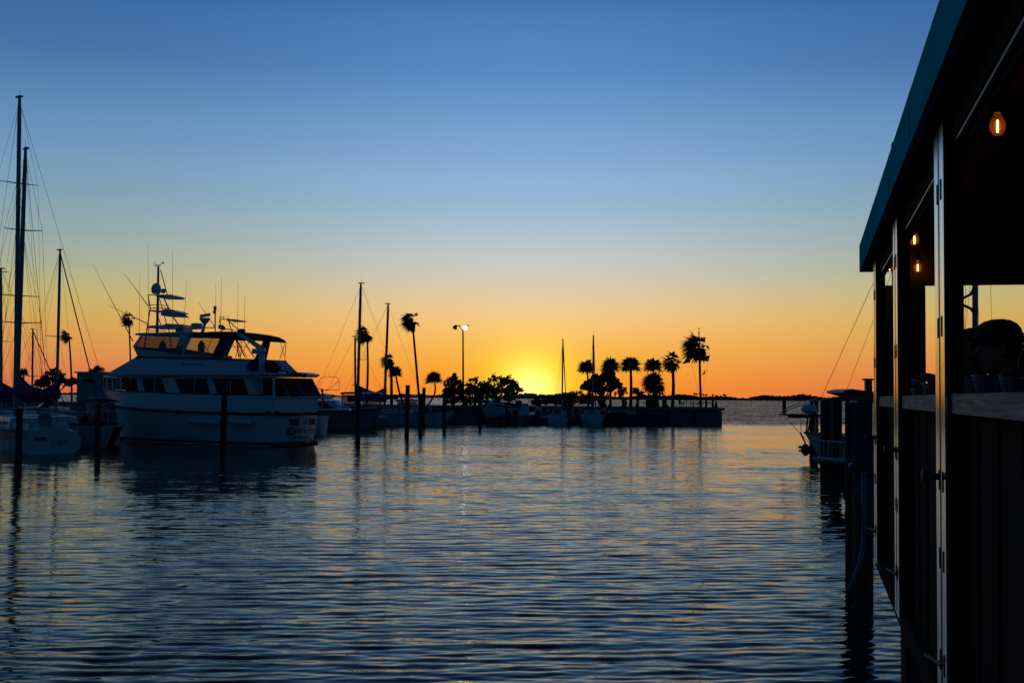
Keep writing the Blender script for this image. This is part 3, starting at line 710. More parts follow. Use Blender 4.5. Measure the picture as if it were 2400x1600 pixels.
    for xb, yb_, xt_, yt_, yy in ((405, 780, 404, 585, -1.2), (430, 782, 438, 655, -1.4), (348, 780, 347, 572, -1.5), (517, 776, 519, 650, -1.2), (557, 776, 558, 662, -1.3), (573, 776, 574, 690, 1.2), (505, 776, 506, 662, 1.3), (326, 830, 328, 636, 1.6)):
        a, b_ = hit_local(t, xb, yb_, yy), hit_local(t, xt_, yt_, yy)
        MB().tube([a, a.lerp(b_, .3), b_], [.018, .013, .006], 5).build('aerial', offwhite, t)
    # radar scanner and dome on the hardtop
    A = hit_local(t, 480, 775, 0); q = MB(); q.tube([hit_local(t, 474, 780, 0), hit_local(t, 482, 752, 0)], [.10, .07], 8); q.lathe(hit_local(t, 480, 748, 0), [(.10, -.28), (.30, -.02), (.32, .05), (.2, .08)], 12); q.build('radar_pedestal', white, t)
    MB().tube([hit_local(t, 470, 741, 0), hit_local(t, 491, 737, 0)], .09, 8).build('radar_scanner', white, t)
    A = hit_local(t, 461, 764, .6); MB().lathe((A.x, .6, A.z), [(.25, -.17), (.32, -.10), (.32, .10), (.27, .15), (.05, .17)], 14).build('radome', white, t, True)
    q = MB(); a = hit_local(t, 488, 760, -.5); q.tube([hit_local(t, 478, 768, -.5), hit_local(t, 500, 768, -.5), hit_local(t, 504, 764, -.5), hit_local(t, 504, 720, -.5)], .03, 6); q.box(hit_local(t, 504, 722, -.5), (.12, .12, .22)); q.ball(hit_local(t, 503, 731, -.5), .10, 8); q.tube([hit_local(t, 504, 775, -.5), hit_local(t, 504, 764, -.5)], .03, 6); q.build('light_mast', blackm, t)
    MB().bevbox(hit_local(t, 566, 775, 0.2), (.35, .35, .2), .05).build('searchlight', dark, t)
    return t
yacht()

# ---------------------------------------------------------------- sport-fishing boats lying behind the yacht
def sportfisher(label, px, Y, tower):
    t = motorboat(label, px, Y, R(172), 11.5, 3.8, 1.3, 2.1, white, None, None, True, 0, group='sport fishing boats', cat='fishing boat')
    q = MB(); cabin(q, 4.2, 8.0, 1.45, 1.1, 1.6, 3.6, .5, .1); q.build('deckhouse', white, t)
    c0 = to_local(t, P(px, 800, Y))
    def Q(x, y, off=0.0):
        v = hit_local(t, x, y, off); return v
    return t, Q
def tower_boat():
    t, Q = sportfisher('white fishing boat with tall tuna tower and satellite dome behind the yacht', 392, 84, True)
    tb = 3.5
    def leg(a, c, y0, y1, r=.04): b.tube([Q(*a, y0), Q(*c, y1)], r, 6)
    for sg in (1, -1):
        b = MB(); w0, w1, w2, w3 = 1.3 * sg, 1.0 * sg, .75 * sg, .6 * sg
        leg((335, 835), (345, 768), w0, w1); leg((345, 768), (352, 722), w1, w2); leg((352, 722), (348, 697), w2, w3); leg((405, 835), (395, 768), w0, w1, .035)
        leg((440, 800), (418, 760), w0, w1); leg((418, 760), (400, 735), w1, w2); leg((400, 735), (385, 700), w2, w3); leg((380, 768), (366, 732), w1, w2, .03); leg((392, 765), (374, 700), w1, w3, .03)
        b.tube([Q(348, 697, w3), Q(346, 692, w3), Q(352, 691, w3), Q(370, 691, w3)], .035, 6); b.tube([Q(352, 722, w2), Q(400, 722, w2)], .03, 5); b.tube([Q(350, 714, w2), Q(396, 716, w2)], .025, 5); b.tube([Q(343, 774, w1), Q(390, 776, w1)], .025, 5)
        for k in range(5): b.tube([Q(341 - k, 770 + k * 12, w0), Q(352 - k, 770 + k * 12, w0 * .7)], .02, 5)
        b.build('tower_frame', alu, t)
    def plat(pts_px, hwid, name, m=white, th=.0):
        poly = [Q(*p, hwid) for p in pts_px]; MB().prism(poly, (0, -2 * hwid, 0)).build(name, m, t)
    plat([(364, 692), (366, 690), (400, 690), (409, 694), (404, 697), (368, 697)], .95, 'upper_canopy')
    plat([(351, 729), (352, 726), (378, 727), (388, 723), (402, 725), (417, 731), (410, 733), (380, 733), (376, 732)], .95, 'lookout_platform')
    plat([(378, 731), (408, 732), (420, 741), (376, 739)], .9, 'spray_dodger', offwhite)
    plat([(345, 766), (346, 763), (384, 761), (388, 758), (430, 760), (430, 768), (345, 768)], 1.15, 'tower_deck')
    plat([(411, 762), (432, 762), (432, 780), (411, 780)], .7, 'control_box', offwhite)
    m = MB().tube([Q(368, 790, 0), Q(370, 700, 0), Q(371, 624, 0)], [.10, .09, .075], 8); m.box(Q(369, 622, 0), (.5, .06, .06)); m.build('mast', alu, t)
    MB().tube([Q(376, 632, 0), Q(392, 690, 0)], .03, 6).build('mast_brace', alu, t)
    q = MB(); A = Q(366, 688, 0); q.lathe(A, [(.20, -.02), (.30, .08), (.33, .3), (.28, .52), (.15, .66), (.02, .70)], 14); q.build('satellite_dome', white, t, True)
    A = Q(383, 687, .1); MB().lathe(A, [(.12, 0), (.16, .08), (.15, .26), (.06, .3)], 10).build('gps_dome', white, t, True)
    for a, c in (((217, 620), (312, 800)), ((291, 641), (348, 718)), ((252, 714), (345, 758))):
        A, B_ = Q(*a, 1.5), Q(*c, 1.3); MB().tube([B_, B_.lerp(A, .5), A], [.035, .022, .008], 5).build('outrigger', alu, t)
    v = MB(); v.tube([Q(358, 615, 0), Q(364, 615.5, 0)], .012, 4); v.tube([Q(364, 615.5, 0), Q(368, 622, 0)], .01, 4); v.tube([Q(368, 622, 0), Q(373, 622, 0)], .012, 4); v.tube([Q(381, 614, 0), Q(373, 622, 0)], .012, 4); v.ball(Q(382, 616, 0), .07, 6); v.build('wind_instrument', blackm, t)
def half_tower_boat():
    t, Q = sportfisher('white fishing boat with small half tower behind the yacht stern', 560, 86, False)
    for sg in (1, -1):
        b = MB(); w0, w1 = 1.2 * sg, .8 * sg
        for a, c in (((575, 838), (541, 770)), ((541, 770), (536, 752)), ((526, 838), (520, 776)), ((520, 776), (514, 750)), ((514, 748), (540, 748)), ((518, 770), (548, 773)), ((551, 775), (560, 838)), ((596, 838), (556, 775))):
            b.tube([Q(*a, w0), Q(*c, w1)], .035, 6)
        b.tube([Q(535, 750, w1), Q(560, 775, w1)], .03, 5); b.tube([Q(556, 754, w1), Q(546, 756, w1), Q(545, 765, w1)], .02, 5)
        b.build('tower_frame', alu, t)
    MB().prism([Q(*p, .8) for p in ((530, 749), (548, 747.5), (563, 750), (550, 752), (532, 751))], (0, -1.6, 0)).build('tower_canopy', white, t)
    q = MB(); q.bevbox(Q(518, 766, .2), (.3, .4, .25), .04); q.ball(Q(524, 769, .2), .14, 8); q.build('tower_controls', black, t)
    for a, c in (((465, 709), (505, 768)), ((534, 738), (535, 747))):
        MB().tube([Q(*c, 1.0), Q(*a, 1.2)], [.03, .008], 5).build('outrigger', alu, t)
    for x in (517, 524):
        q = MB().tube([Q(x, 750, .3), Q(x, 744, .3)], .012, 4); q.lathe(Q(x, 743.5, .3), [(.05, -.02), (.12, .02), (.02, .05)], 8); q.build('gps_antenna', white, t)
tower_boat(); half_tower_boat()
# ---------------------------------------------------------------- sailboats on the left
sailboat('white sailboat with broad blue stripe, blue sail cover and oval stern towards us', (40, 885), (60, 350), 61.0, math.atan2(5.0, -3.5), 10.6, 3.3, 6.0, 1.0, 1.35, white, navy_paint, navy, (.36, .70), 1.0, radius=.11)
b2 = P(272, 985, 63)
s1 = P(38, 890, 70); hd = math.atan2(b2.y - s1.y, b2.x - s1.x); dl = math.hypot(b2.x - s1.x, b2.y - s1.y)
sailboat('white cutter with dark cap rail and the tallest mast, bow towards the yacht', (38, 890), (46, 228), 70.0, hd, dl + 5.2, 3.6, 5.2, .95, 1.2, white, None, None, (.38, .73), 1.35, radius=.125, caprail=maroon, boom=False, jib=True, headsail=None)
sailboat('sailboat with slim mast and furled headsail left of the low blue house', (134, 890), (141, 586), 88.0, R(-35), 9.5, 3.0, 5.0, .95, 1.2, white, None, navy, (.47,), .95, radius=.10, headsail=wire, fore_to=P(238, 975, 84))
sailboat('sailboat at the left edge, only its mast and one spreader showing', (5, 890), (2, 630), 84.0, R(170), 9.0, 2.9, 4.8, .95, 1.2, white, None, navy, (.5, .98), .9, radius=.10)
sailboat('small distant sailboat with short mast between the two tall masts', (77, 880), (77, 772), 110.0, R(-20), 8.0, 2.6, 4.2, .9, 1.1, white, None, navy, (.42,), .8, radius=.085, headsail=wire)
# letters on the oval stern of the blue-striped boat
sb1 = [o for o in bpy.data.objects if o.get('label', '').startswith('white sailboat with broad blue')][0]
q = MB(); pts = [Vector((-.03, 1.32 * math.cos(a), .58 + .55 * math.sin(a) - (.18 if math.sin(a) < 0 else 0) * 1.0)) for a in [2 * math.pi * k / 24 for k in range(24)]]
q.loft([[Vector((.05, p.y * .98, p.z)) for p in pts], pts]).build('transom', offwhite, sb1)
text_part('UST', .42, Matrix.Translation((-.05, -.35, .46)) @ Matrix(((0, 0, -1, 0), (-1, 0, 0, 0), (0, 1, 0, 0), (0, 0, 0, 1))), mat('faded_lettering', (.16, .18, .24), .6), sb1)
MB().box((-.045, .45, .68), (.02, .5, .12)).build('name_panel', navy_paint, sb1)

# ---------------------------------------------------------------- boats in the middle
motorboat('low grey-hulled cruiser with a white sloping windshield lying beyond the yacht stern', 898, 96, R(-8), 11.0, 3.3, 1.25, 1.7, grey_hull, 'hard', offwhite, True, 0, top_h=1.25, anchor_t=1.0)
cr = motorboat('white flybridge cruiser with a bare folding-top frame, just right of the yacht', 742, 104, R(-12), 10.5, 3.4, 1.35, 1.9, white, None, None, True, 0)
for k, (z0, z1, x0, x1, w) in enumerate(((1.55, 2.25, 2.6, 7.6, 1.35), (2.3, 2.75, 2.2, 6.6, 1.3))):
    q = MB(); cabin(q, x0, x1, w, w * .75, z0, z1, .9, .1); q.build('deckhouse' if k == 0 else 'flybridge', white, cr)
for sgn in (1, -1):
    q = MB(); A = [hit_local(cr, x, y, sgn * 1.2) for x, y in ((726, 893), (741, 908), (752, 886), (766, 882), (790, 884), (795, 891), (785, 903), (772, 912), (795, 914))]
    for i, j in ((2, 3), (3, 4), (4, 5), (5, 8), (5, 7), (2, 1)): q.tube([A[i], A[j]], .02, 5)
    q.tube([A[1], A[2]], .02, 5); q.tube([A[1], hit_local(cr, 770, 915, sgn * 1.2)], .02, 5); q.tube([hit_local(cr, 745, 912, sgn * 1.2), hit_local(cr, 795, 914, sgn * 1.2)], .02, 5); q.tube([A[7], hit_local(cr, 772, 915, sgn * 1.2)], .02, 5); q.build('folding_top_frame', steel, cr)
motorboat('white centre-console boat with bow to the right and a flat hard top', 1068, 112, R(-14), 6.6, 2.4, 1.05, 1.5, white, 'hard', offwhite, False, 0, top_h=1.45, anchor_t=1.0)
motorboat('small white boat with rounded canvas top left of the paired piles', 872, 108, R(100), 6.5, 2.3, .9, 1.2, grey_hull, 'enclosed', offwhite, False, 1, top_h=1.9)
motorboat('small boat with squared canvas top behind the grey-hulled cruiser', 822, 110, R(95), 6.5, 2.3, .9, 1.2, white, 'enclosed', navy, False, 1, top_h=1.9)
motorboat('runabout with blue-tinted windshield behind the tall pile', 960, 118, R(10), 6.0, 2.2, .9, 1.3, white, 'enclosed', navy, True, 1, top_h=1.3)
motorboat('white boat raised on a lift, bow left, with a bare top frame', 1168, 119, R(233), 5.8, 2.2, .80, 1.1, white, 'frame', None, True, 1, z=.85, top_h=1.5, anchor_t=.5)
motorboat('dark boat with T-top and twin outboard engines beside the lift', 1230, 120, R(70), 6.5, 2.5, .95, 1.3, grey_hull, 'hard', dark, False, 2, top_h=1.75)
motorboat('dark-hulled workboat with cabin windows moored against the seawall', 1470, 121, R(188), 6.8, 2.4, 1.0, 1.3, navy_paint, None, None, True, 0, anchor_t=.5, cabm=grey_hull)
motorboat('small white boat with open windshield beside the low blue house', 262, 97, R(185), 7.0, 2.5, 1.0, 1.4, white, 'frame', None, True, 0, top_h=.9)
motorboat('white cabin boat showing below the blue sail cover', 128, 88, R(175), 7.5, 2.6, 1.3, 1.7, white, None, None, True, 0)
motorboat('dark tender with navy canvas top between the dark-railed cutter and the yacht bow', 243, 68.0, R(-43), 3.6, 1.5, .7, .95, navy_paint, 'enclosed', navy, False, 1, top_h=1.55, cabm=dark)
motorboat('grey skiff tucked between the lift boat and the bare-masted sloop', 1262, 122.0, R(88), 4.8, 1.9, .7, .95, grey_hull, None, None, False, 1)
sailboat('sailboat whose tall mast rises left of the windblown palm', (838, 920), (845.7, 664), 114.0, R(160), 10.0, 3.1, 5.2, 1.0, 1.3, white, None, navy, (.40,), 1.02, radius=.13)
sailboat('small ketch with short mast just left of the tall bare mast', (834, 920), (832, 789), 118.0, R(20), 7.5, 2.5, 3.8, .9, 1.1, white, None, None, (.35,), .95, radius=.10, boom=False)
sailboat('sloop with leaning mast rising beside the ragged palm', (901, 920), (910, 712), 116.0, R(10), 8.5, 2.8, 4.6, .95, 1.25, white, None, navy, (.35,), .5, radius=.12)
sailboat('small sloop with thin mast at the right of the sunset glow', (1317, 945), (1319.5, 797), 119.0, R(80), 6.8, 2.3, 3.9, .85, 1.05, white, None, None, (.25,), .6, radius=.075, headsail=wire, fore_to=P(1328, 975, 122), boom=False)
sailboat('sloop with blue sail bag, moored in front of the sea grape tree', (1389, 945), (1391, 787), 120.0, R(85), 7.2, 2.5, 4.1, .95, 1.15, white, None, navy, (.1,), .6, radius=.085, headsail=wire, fore_to=P(1397, 975, 123))

# ---------------------------------------------------------------- boats on the right, beyond the restaurant
rb = P(1886, 985, 53); rm = P(2285, 930, 48)
hd = math.atan2(rb.y - rm.y, rb.x - rm.x); dl = math.hypot(rb.x - rm.x, rb.y - rm.y)
rsb = sailboat('white sailboat with blue stripe, bowsprit and anchor pointing out past the pilings', (2284, 930), (2287, 120), 48.0, hd, dl + 4.2, 3.1, 4.2, 1.0, 1.25, white, navy_paint, None, (.5,), 1.0, radius=.11, group=None, boom=False)
def bowsprit():
    L = dl + 4.2; y = .0
    q = MB(); q.box((L + .35, 0, 1.98), (1.5, .42, .07)); q.box((L + .2, 0, 1.90), (1.1, .12, .12)); q.box((L - .6, 0, 1.97), (1.2, .5, .06)); q.build('bowsprit_platform', teak, rsb)
    q = MB(); c = Vector((L + .95, 0, 2.02)); q.box(c + Vector((0, 0, .28)), (.12, .10, .55)); q.box(c + Vector((.05, 0, .60)), (.95, .10, .07), ry=-.10); q.tube([c + Vector((-.45, 0, .66)), c + Vector((.55, .12, .58))], .03, 6); q.build('anchor', blackm, rsb)
    q = MB()
    for sgn in (1, -1): q.tube([(L - .9, sgn * .5, 2.65), (L - .2, sgn * .36, 2.55), (L + .7, sgn * .22, 2.25), (L + 1.05, sgn * .1, 2.05)], .02, 5); q.tube([(L - .4, sgn * .40, 1.9), (L - .2, sgn * .36, 2.55)], .018, 5)
    q.build('pulpit_rail', steel, rsb)
    q = MB(); q.ball((L - .35, .25, 2.22), (.34, .26, .20), 10); q.build('rolled_headsail', offwhite, rsb, True)
    for sgn in (1, -1): MB().tube([(L - .25, sgn * .16, 1.92), (L - .12, sgn * .05, 1.2)], .035, 6).build('sprit_strut', dark, rsb)
    MB().tube([(L - 1.6, 0, 1.2), (L - 1.5, 0, 1.92), (L - .3, 0, 1.94)], .04, 6).build('sprit_strut', dark, rsb)
    MB().tube([(L + .9, 0, 1.85), (L - .55, 0, .55)], .012, 4).build('bobstay', wire, rsb)
    q = MB(); c = Vector((L - .12, .12, .55)); q.ball(c, (.22, .16, .26), 8); q.box(c + Vector((.18, 0, .1)), (.28, .06, .10)); q.box(c + Vector((.2, 0, -.05)), (.22, .05, .08)); q.box(c + Vector((.12, 0, .48)), (.05, .05, .5), ry=.5); q.build('fouled_anchor', black, rsb)
bowsprit()
MB().tube([to_local(rsb, P(1985, 912, 50.5)), to_local(rsb, P(2287, 125, 48))], .008, 4).build('inner_forestay', wire, rsb)
motorboat('brown-hulled open boat with pale gunwale moored beside the near pilings', 1906, 32, R(183), 4.8, 2.0, 1.0, 1.2, maroon, None, None, False, 0, group=None, stripe=offwhite, anchor_t=1.0, cabm=dark)
sh = P(2000, 900, 40)
t = thing('dock_shed', 'low dark boat shed roof with a stub vent, behind the right pilings', 'shed', (sh.x, sh.y, 0))
MB().prism([to_local(t, P(*p, 40)) for p in ((1978, 915), (1998, 911), (2050, 918), (2072, 940), (2072, 946), (1978, 920))], (0, 2.2, 0)).build('roof', maroon, t)
q = MB()
for x in (-.1, .9):
    for y in (.3, 2.0): q.box((x, y, 1.25), (.1, .1, 2.7))
q.box((.4, 1.15, .4), (1.3, 2, .1)); q.build('frame', wood_pile, t)
MB().box(to_local(t, P(2035, 903, 41)), (.20, .20, .42)).box(to_local(t, P(2034, 889, 41)), (.30, .3, .06)).build('vent', dark, t)

# ---------------------------------------------------------------- mooring piles
def pile(px, top, base, r=.15, m=None, label='', lean=0.0, dy=0.0, collar=None):
    hor = px_of((GX(px, 60), 60, CAM.z))[1]
    Y = CAM.z * F / (base - hor); p = P(px, base, Y); zt = P(px, top, Y).z
    t = thing('mooring_pile', label, 'pile', (p.x, p.y, 0), rnd.uniform(0, 3), 'mooring piles')
    q = MB(); n = 10; rings = []
    for i, z in enumerate((-2.2, -.3, .3, .9, zt - .5, zt - .02, zt)):
        rr = r * (1.05 - .012 * i) * (1 if i < 6 else .86)
        rings.append([Vector((lean * z + rr * (1 + .04 * math.sin(3 * k + i)) * math.cos(2 * math.pi * k / n), rr * (1 + .04 * math.cos(2 * k + i)) * math.sin(2 * math.pi * k / n), z)) for k in range(n)])
    q.loft(rings).build('post', m or wood_pile, t)
    w = MB(); zc = zt * .45 if collar is None else collar
    w.tube([(lean * zc + (r + .025) * math.cos(a), (r + .025) * math.sin(a), zc + .05 * math.sin(a)) for a in [2 * math.pi * k / 12 for k in range(13)]], .035, 5); w.build('mooring_rope', dark, t)
    return t
for a in ((43, 957, 1080, 'pile in front of the blue-striped sailboat, at the far left'), (228, 946, 1064, 'pile in front of the dark-railed cutter bow'), (523, 911, 1052, 'pile in front of the large yacht'),
          (838, 911, 1035, 'tall pile in front of the grey-hulled cruiser, right of the yacht'), (953, 902, 1022, 'tallest pile of the middle group, left of the leaning palm'), (985, 922, 1016, 'pile just left of the flat-topped centre-console boat'),
          (992, 908, 1000, 'short-topped pile standing behind the leaning palm foot'), (1041, 921, 1010, 'pile in front of the white bow in the middle'), (1125, 932, 1004, 'lone pile below the floodlight mast'), (1186, 943, 997, 'pile in front of the raised lift boat'),
          (1266, 936, 992, 'dark pile right of the T-top boat'), (1334, 942, 998, 'pile right of the small sloop under the shrub mound'), (1418, 946, 994, 'pile right of the sloop with the blue sail bag'), (1428, 948, 992, 'thin pile beside the blue-bagged sloop, nearer the workboat')):
    pile(a[0], a[1], a[2], .145 if a[0] > 300 else .13, None, a[3], lean=rnd.uniform(-.015, .015))
pile(1908, 936, 1062, .21, green_pile, 'farthest of the right-hand dock pilings')
pile(1936, 938, 1112, .19, green_pile, 'left one of the two paired dock pilings')
pile(1961, 938, 1118, .19, green_pile, 'right one of the two paired dock pilings')
pile(1995, 941, 1345, .085, green_pile, 'slim piling just left of the nearest dock piling')
npile = pile(2023, 941, 1420, .128, green_pile, 'nearest thick dock piling, beside the blue pipe', collar=1.75)
Yn = npile.location.y
# blue pipe and its rope
t = thing('water_pipe', 'pale blue plastic pipe curving down beside the nearest piling', 'pipe', (0, 0, 0))
MB().tube([P(2024, 1105, Yn - .3), P(2025, 1200, Yn - .3), P(2024, 1270, Yn - .3), P(2015, 1320, Yn - .3), P(1999, 1362, Yn - .3), P(1985, 1390, Yn - .3)], .028, 8).build('pipe', mat('blue_pvc', (.05, .16, .30), .5), t, True)
q = MB().tube([P(2000, 1143, Yn - .25), P(2015, 1147, Yn - .36), P(2035, 1143, Yn - .3), P(2048, 1134, Yn - .3)], .012, 6); q.build('tie_rope', mat('blue_rope', (.03, .09, .22), .8), t)

# ---------------------------------------------------------------- trees
def palm(label, crown_px, foot_px, Y, rad, kind='sabal', bend=0.0, wind=0.0, tr=.14, seed=0, fronds=None, skirt=0):
    r_ = random.Random(seed); foot = P(foot_px[0], foot_px[1], Y); cr_ = P(crown_px[0], crown_px[1], Y); foot.z = min(foot.z, SPIT_Z)
    rad *= .90 if kind == 'sabal' else .88; tr *= .78
    t = thing('palm_tree', label, 'palm tree', foot, 0, 'palms on the spit'); c = cr_ - foot
    q = MB(); pts = []; rs = []
    for i in range(11):
        u = i / 10; pts.append(Vector((c.x * u + bend * math.sin(u * math.pi), 0, c.z * u))); rs.append(tr * (1.25 - .35 * u + (.04 if i % 2 else 0)))
    q.tube(pts, rs, 8)
    if skirt:                                                            # old leaf bases under the crown
        for k in range(26):
            z = c.z - r_.uniform(.1, skirt); a = r_.uniform(0, 6.28); p = Vector((c.x, 0, z)); q.tube([p, p + Vector((math.cos(a) * .24, math.sin(a) * .24, -.12))], [.05, .02], 4)
    q.build('trunk', bark, t)
    f = MB(); n = fronds or (44 if kind == 'sabal' else 30)
    for k in range(n):
        az = k * 2.399 + r_.uniform(-.3, .3); el = math.asin(max(-.75, min(.97, 1 - (1.38 if kind == 'sabal' and not skirt else 1.75) * (k + .5) / n + r_.uniform(-.1, .1))))
        if kind == 'wash': el = max(-1.25, el - .15)
        d = Vector((math.cos(az) * math.cos(el), math.sin(az) * math.cos(el), math.sin(el)))
        if wind: d = (d + Vector((-wind, 0, -.15 * wind))).normalized()
        ln = rad * r_.uniform(.30, .52); base = Vector((c.x, 0, c.z)); hub = base + d * ln + Vector((0, 0, -.10 * ln))
        f.tube([base, base + d * ln * .6, hub], [.022, .016, .012], 3)
        side = d.cross(Vector((0, 0, 1))); side = side.normalized() if side.length > .05 else Vector((1, 0, 0)); up = side.cross(d)
        m = 15
        for j in range(m):
            a = (j / (m - 1) - .5) * (4.0 if kind == 'sabal' else 2.9)
            l2 = rad * r_.uniform(.38, .74) * (1 - .18 * abs(a) / 2)
            dd = (d * math.cos(a) + side * math.sin(a)).normalized(); dr = Vector((0, 0, -1)) * l2 * r_.uniform(.10, .60) + Vector((-wind * .35 * l2, 0, 0))
            wv = up.cross(dd).normalized() * (rad * .06)
            mid = hub + dd * l2 * .55 + dr * .25; tip = hub + dd * l2 + dr
            f.add([hub - wv * .3, hub + wv * .3, mid + wv, mid - wv, tip], [(0, 1, 2, 3), (3, 2, 4)])
    f.build('crown', palmm, t, fix=False); return t
def leafy(label, px, foot_py, Y, blobs, seed=0, dens=1.0, cat='tree', leaf=.16, group='broadleaf trees and shrubs on the spit', name='broadleaf_tree'):
    """blobs: (px, py, rx px, ry px) seen outline lumps; depth is made equal to the width"""
    r_ = random.Random(seed); s = Y / F; foot = P(px, foot_py, Y); foot.z = min(foot.z, SPIT_Z); t = thing(name, label, cat, foot, 0, group)
    tr = MB(); f = MB()
    for bx, by, rx, ry in blobs:
        c = to_local(t, P(bx, by, Y)); rx *= s; ry *= s; c.y += r_.uniform(-.5, .5)
        tr.tube([(0, 0, -.1), (c.x * .3, c.y * .3, max(.3, c.z * .45)), (c.x, c.y, c.z)], [.14, .09, .03], 6)
        for k in range(5):
            a = r_.uniform(0, 6.28); tr.tube([(c.x * .6, c.y * .6, c.z * .75), (c.x + math.cos(a) * rx * .7, c.y + math.sin(a) * rx * .7, c.z + r_.uniform(-.3, .6) * ry)], [.05, .015], 4)
        clumps = int(34 * dens)
        for k in range(clumps):
            v = Vector((r_.gauss(0, 1), r_.gauss(0, 1), r_.gauss(0, 1))).normalized() * r_.uniform(.5, 1.04); cc = c + Vector((v.x * rx, v.y * rx, v.z * ry)); cs = min(rx, ry) * r_.uniform(.18, .34)
            for j in range(26):
                w = Vector((r_.gauss(0, 1), r_.gauss(0, 1), r_.gauss(0, .8))) * cs * .62; p = cc + w; nrm = Vector((r_.gauss(0, 1), r_.gauss(0, 1), r_.gauss(0, 1))).normalized(); a = nrm.orthogonal().normalized() * leaf * r_.uniform(.5, 1.0); b_ = nrm.cross(a).normalized() * leaf * .5
                f.add([p - a, p + b_, p + a, p - b_], [(0, 1, 2, 3)])
    tr.build('trunk', bark, t); f.build('crown', leafm, t, fix=False); return t

palm('tall windblown palm right of the tall bare mast', (860, 778), (859, 930), 134, 1.4, 'wash', .12, .9, .13, 1)
palm('tallest palm, leaning left with a ragged crown above the middle boats', (966, 748), (984, 930), 134, 1.4, 'wash', .0, .85, .14, 2)
palm('ragged half-bare palm behind the leaning sloop mast', (917, 842), (918, 930), 135, 1.3, 'wash', .0, .9, .17, 3, fronds=22, skirt=1.0)
palm('short round palm with a slanting trunk, right of the ragged palm', (927, 872), (946, 935), 136, 1.05, 'sabal', -.12, .1, .12, 4)
palm('round palm with a curved trunk standing alone left of the floodlight mast', (1016, 887), (1003, 935), 135, 1.25, 'sabal', .45, .0, .10, 5)
palm('palm at the left of the dense sea grape tree', (1375, 862), (1379, 945), 133, 1.25, 'sabal', .1, .15, .12, 6)
palm('palm rising directly behind the sea grape tree', (1431, 858), (1431, 945), 137, 1.45, 'sabal', .0, .1, .13, 7)
palm('straight palm standing clear to the right of the sea grape tree', (1478, 856), (1478, 952), 130, 1.5, 'sabal', .05, .1, .17, 8)
palm('upper palm of the stacked pair right of the red kiosk', (1532, 856), (1531, 950), 135, 1.35, 'sabal', .0, .2, .12, 9)
palm('low bushy palm with a thick trunk, lower of the stacked pair', (1534, 896), (1539, 952), 129, 1.65, 'sabal', .0, .35, .30, 10, fronds=60, skirt=1.2)
palm('palm with its head bent left, between the stacked pair and the flagpole', (1575, 846), (1576, 952), 130, 1.35, 'wash', .12, .35, .19, 11, fronds=30, skirt=1.2)
palm('tall palm behind the flagpole with drooping windblown fronds', (1638, 808), (1643, 952), 131, 2.1, 'wash', .0, .75, .13, 12, fronds=34)
palm('slender palm with wind-torn crown between the left masts', (161, 784), (169, 905), 150, 1.25, 'wash', .1, 1.0, .13, 13, fronds=18)
palm('palm seen over the yacht bow beside the fishing boat outriggers', (302, 744), (308, 905), 150, 1.25, 'wash', .05, .6, .12, 14, fronds=20)
palm('small distant palm right of the tallest mast', (55, 873), (54, 915), 155, .85, 'sabal', .0, .1, .13, 15)

leafy('bushy shrub left of the floodlight mast foot', 1062, 940, 131, [(1055, 902, 16, 22), (1072, 905, 16, 18), (1064, 885, 7, 9), (1050, 922, 13, 14), (1078, 925, 14, 14)], 21, .9)
leafy('rounded see-through tree right of the floodlight mast', 1113, 940, 131, [(1113, 900, 18, 16), (1104, 918, 12, 12), (1122, 918, 12, 12)], 22, .75)
leafy('broad dark tree against the brightest glow', 1160, 940, 131, [(1162, 902, 26, 23), (1188, 905, 22, 22), (1205, 910, 17, 20), (1140, 915, 18, 18), (1175, 922, 30, 14)], 23, .95)
leafy('low mounded shrub right of the sun glow', 1335, 948, 130, [(1325, 934, 24, 15), (1350, 930, 26, 18), (1300, 938, 22, 10), (1375, 934, 20, 14), (1278, 941, 16, 7), (1258, 942, 14, 7)], 24, 1.1, 'shrub', .14, name='shrub')
leafy('low shrub patch under the broad dark tree', 1225, 948, 133, [(1130, 940, 18, 8), (1095, 938, 18, 10), (1060, 940, 18, 8), (1195, 930, 14, 10)], 28, .9, 'shrub', .14, name='shrub')
leafy('dense sea grape tree with rounded leaves in front of the palms', 1410, 948, 129, [(1400, 893, 20, 17), (1425, 888, 17, 17), (1430, 876, 11, 10), (1438, 900, 14, 14), (1382, 904, 16, 12), (1408, 910, 24, 14), (1370, 907, 9, 7), (1450, 902, 8, 6)], 25, 1.15, leaf=.2)
leafy('thin shrub between the sea grape and the straight palm', 1462, 950, 132, [(1460, 916, 10, 11), (1450, 922, 10, 8)], 26, .5, 'shrub', .12, name='shrub')
leafy('thin shrub just right of the straight palm', 1494, 950, 132, [(1492, 916, 9, 9), (1502, 922, 8, 6)], 27, .5, 'shrub', .12, name='shrub')
leafy('dark rounded tree between the left masts', 125, 915, 152, [(125, 880, 20, 16), (108, 893, 18, 12), (145, 888, 14, 14), (90, 898, 12, 8), (160, 896, 12, 8)], 31, 1.2)
leafy('round bush showing over the low blue house', 232, 915, 158, [(232, 872, 20, 14), (215, 880, 12, 8), (248, 882, 12, 8), (176, 893, 12, 8)], 32, 1.2, 'bush', name='bush')
leafy('tree beyond the restaurant window, right of the seated head', 2400, 910, 45, [(2400, 830, 22, 45), (2425, 860, 40, 60)], 33, 1.2, group=None, leaf=.12)

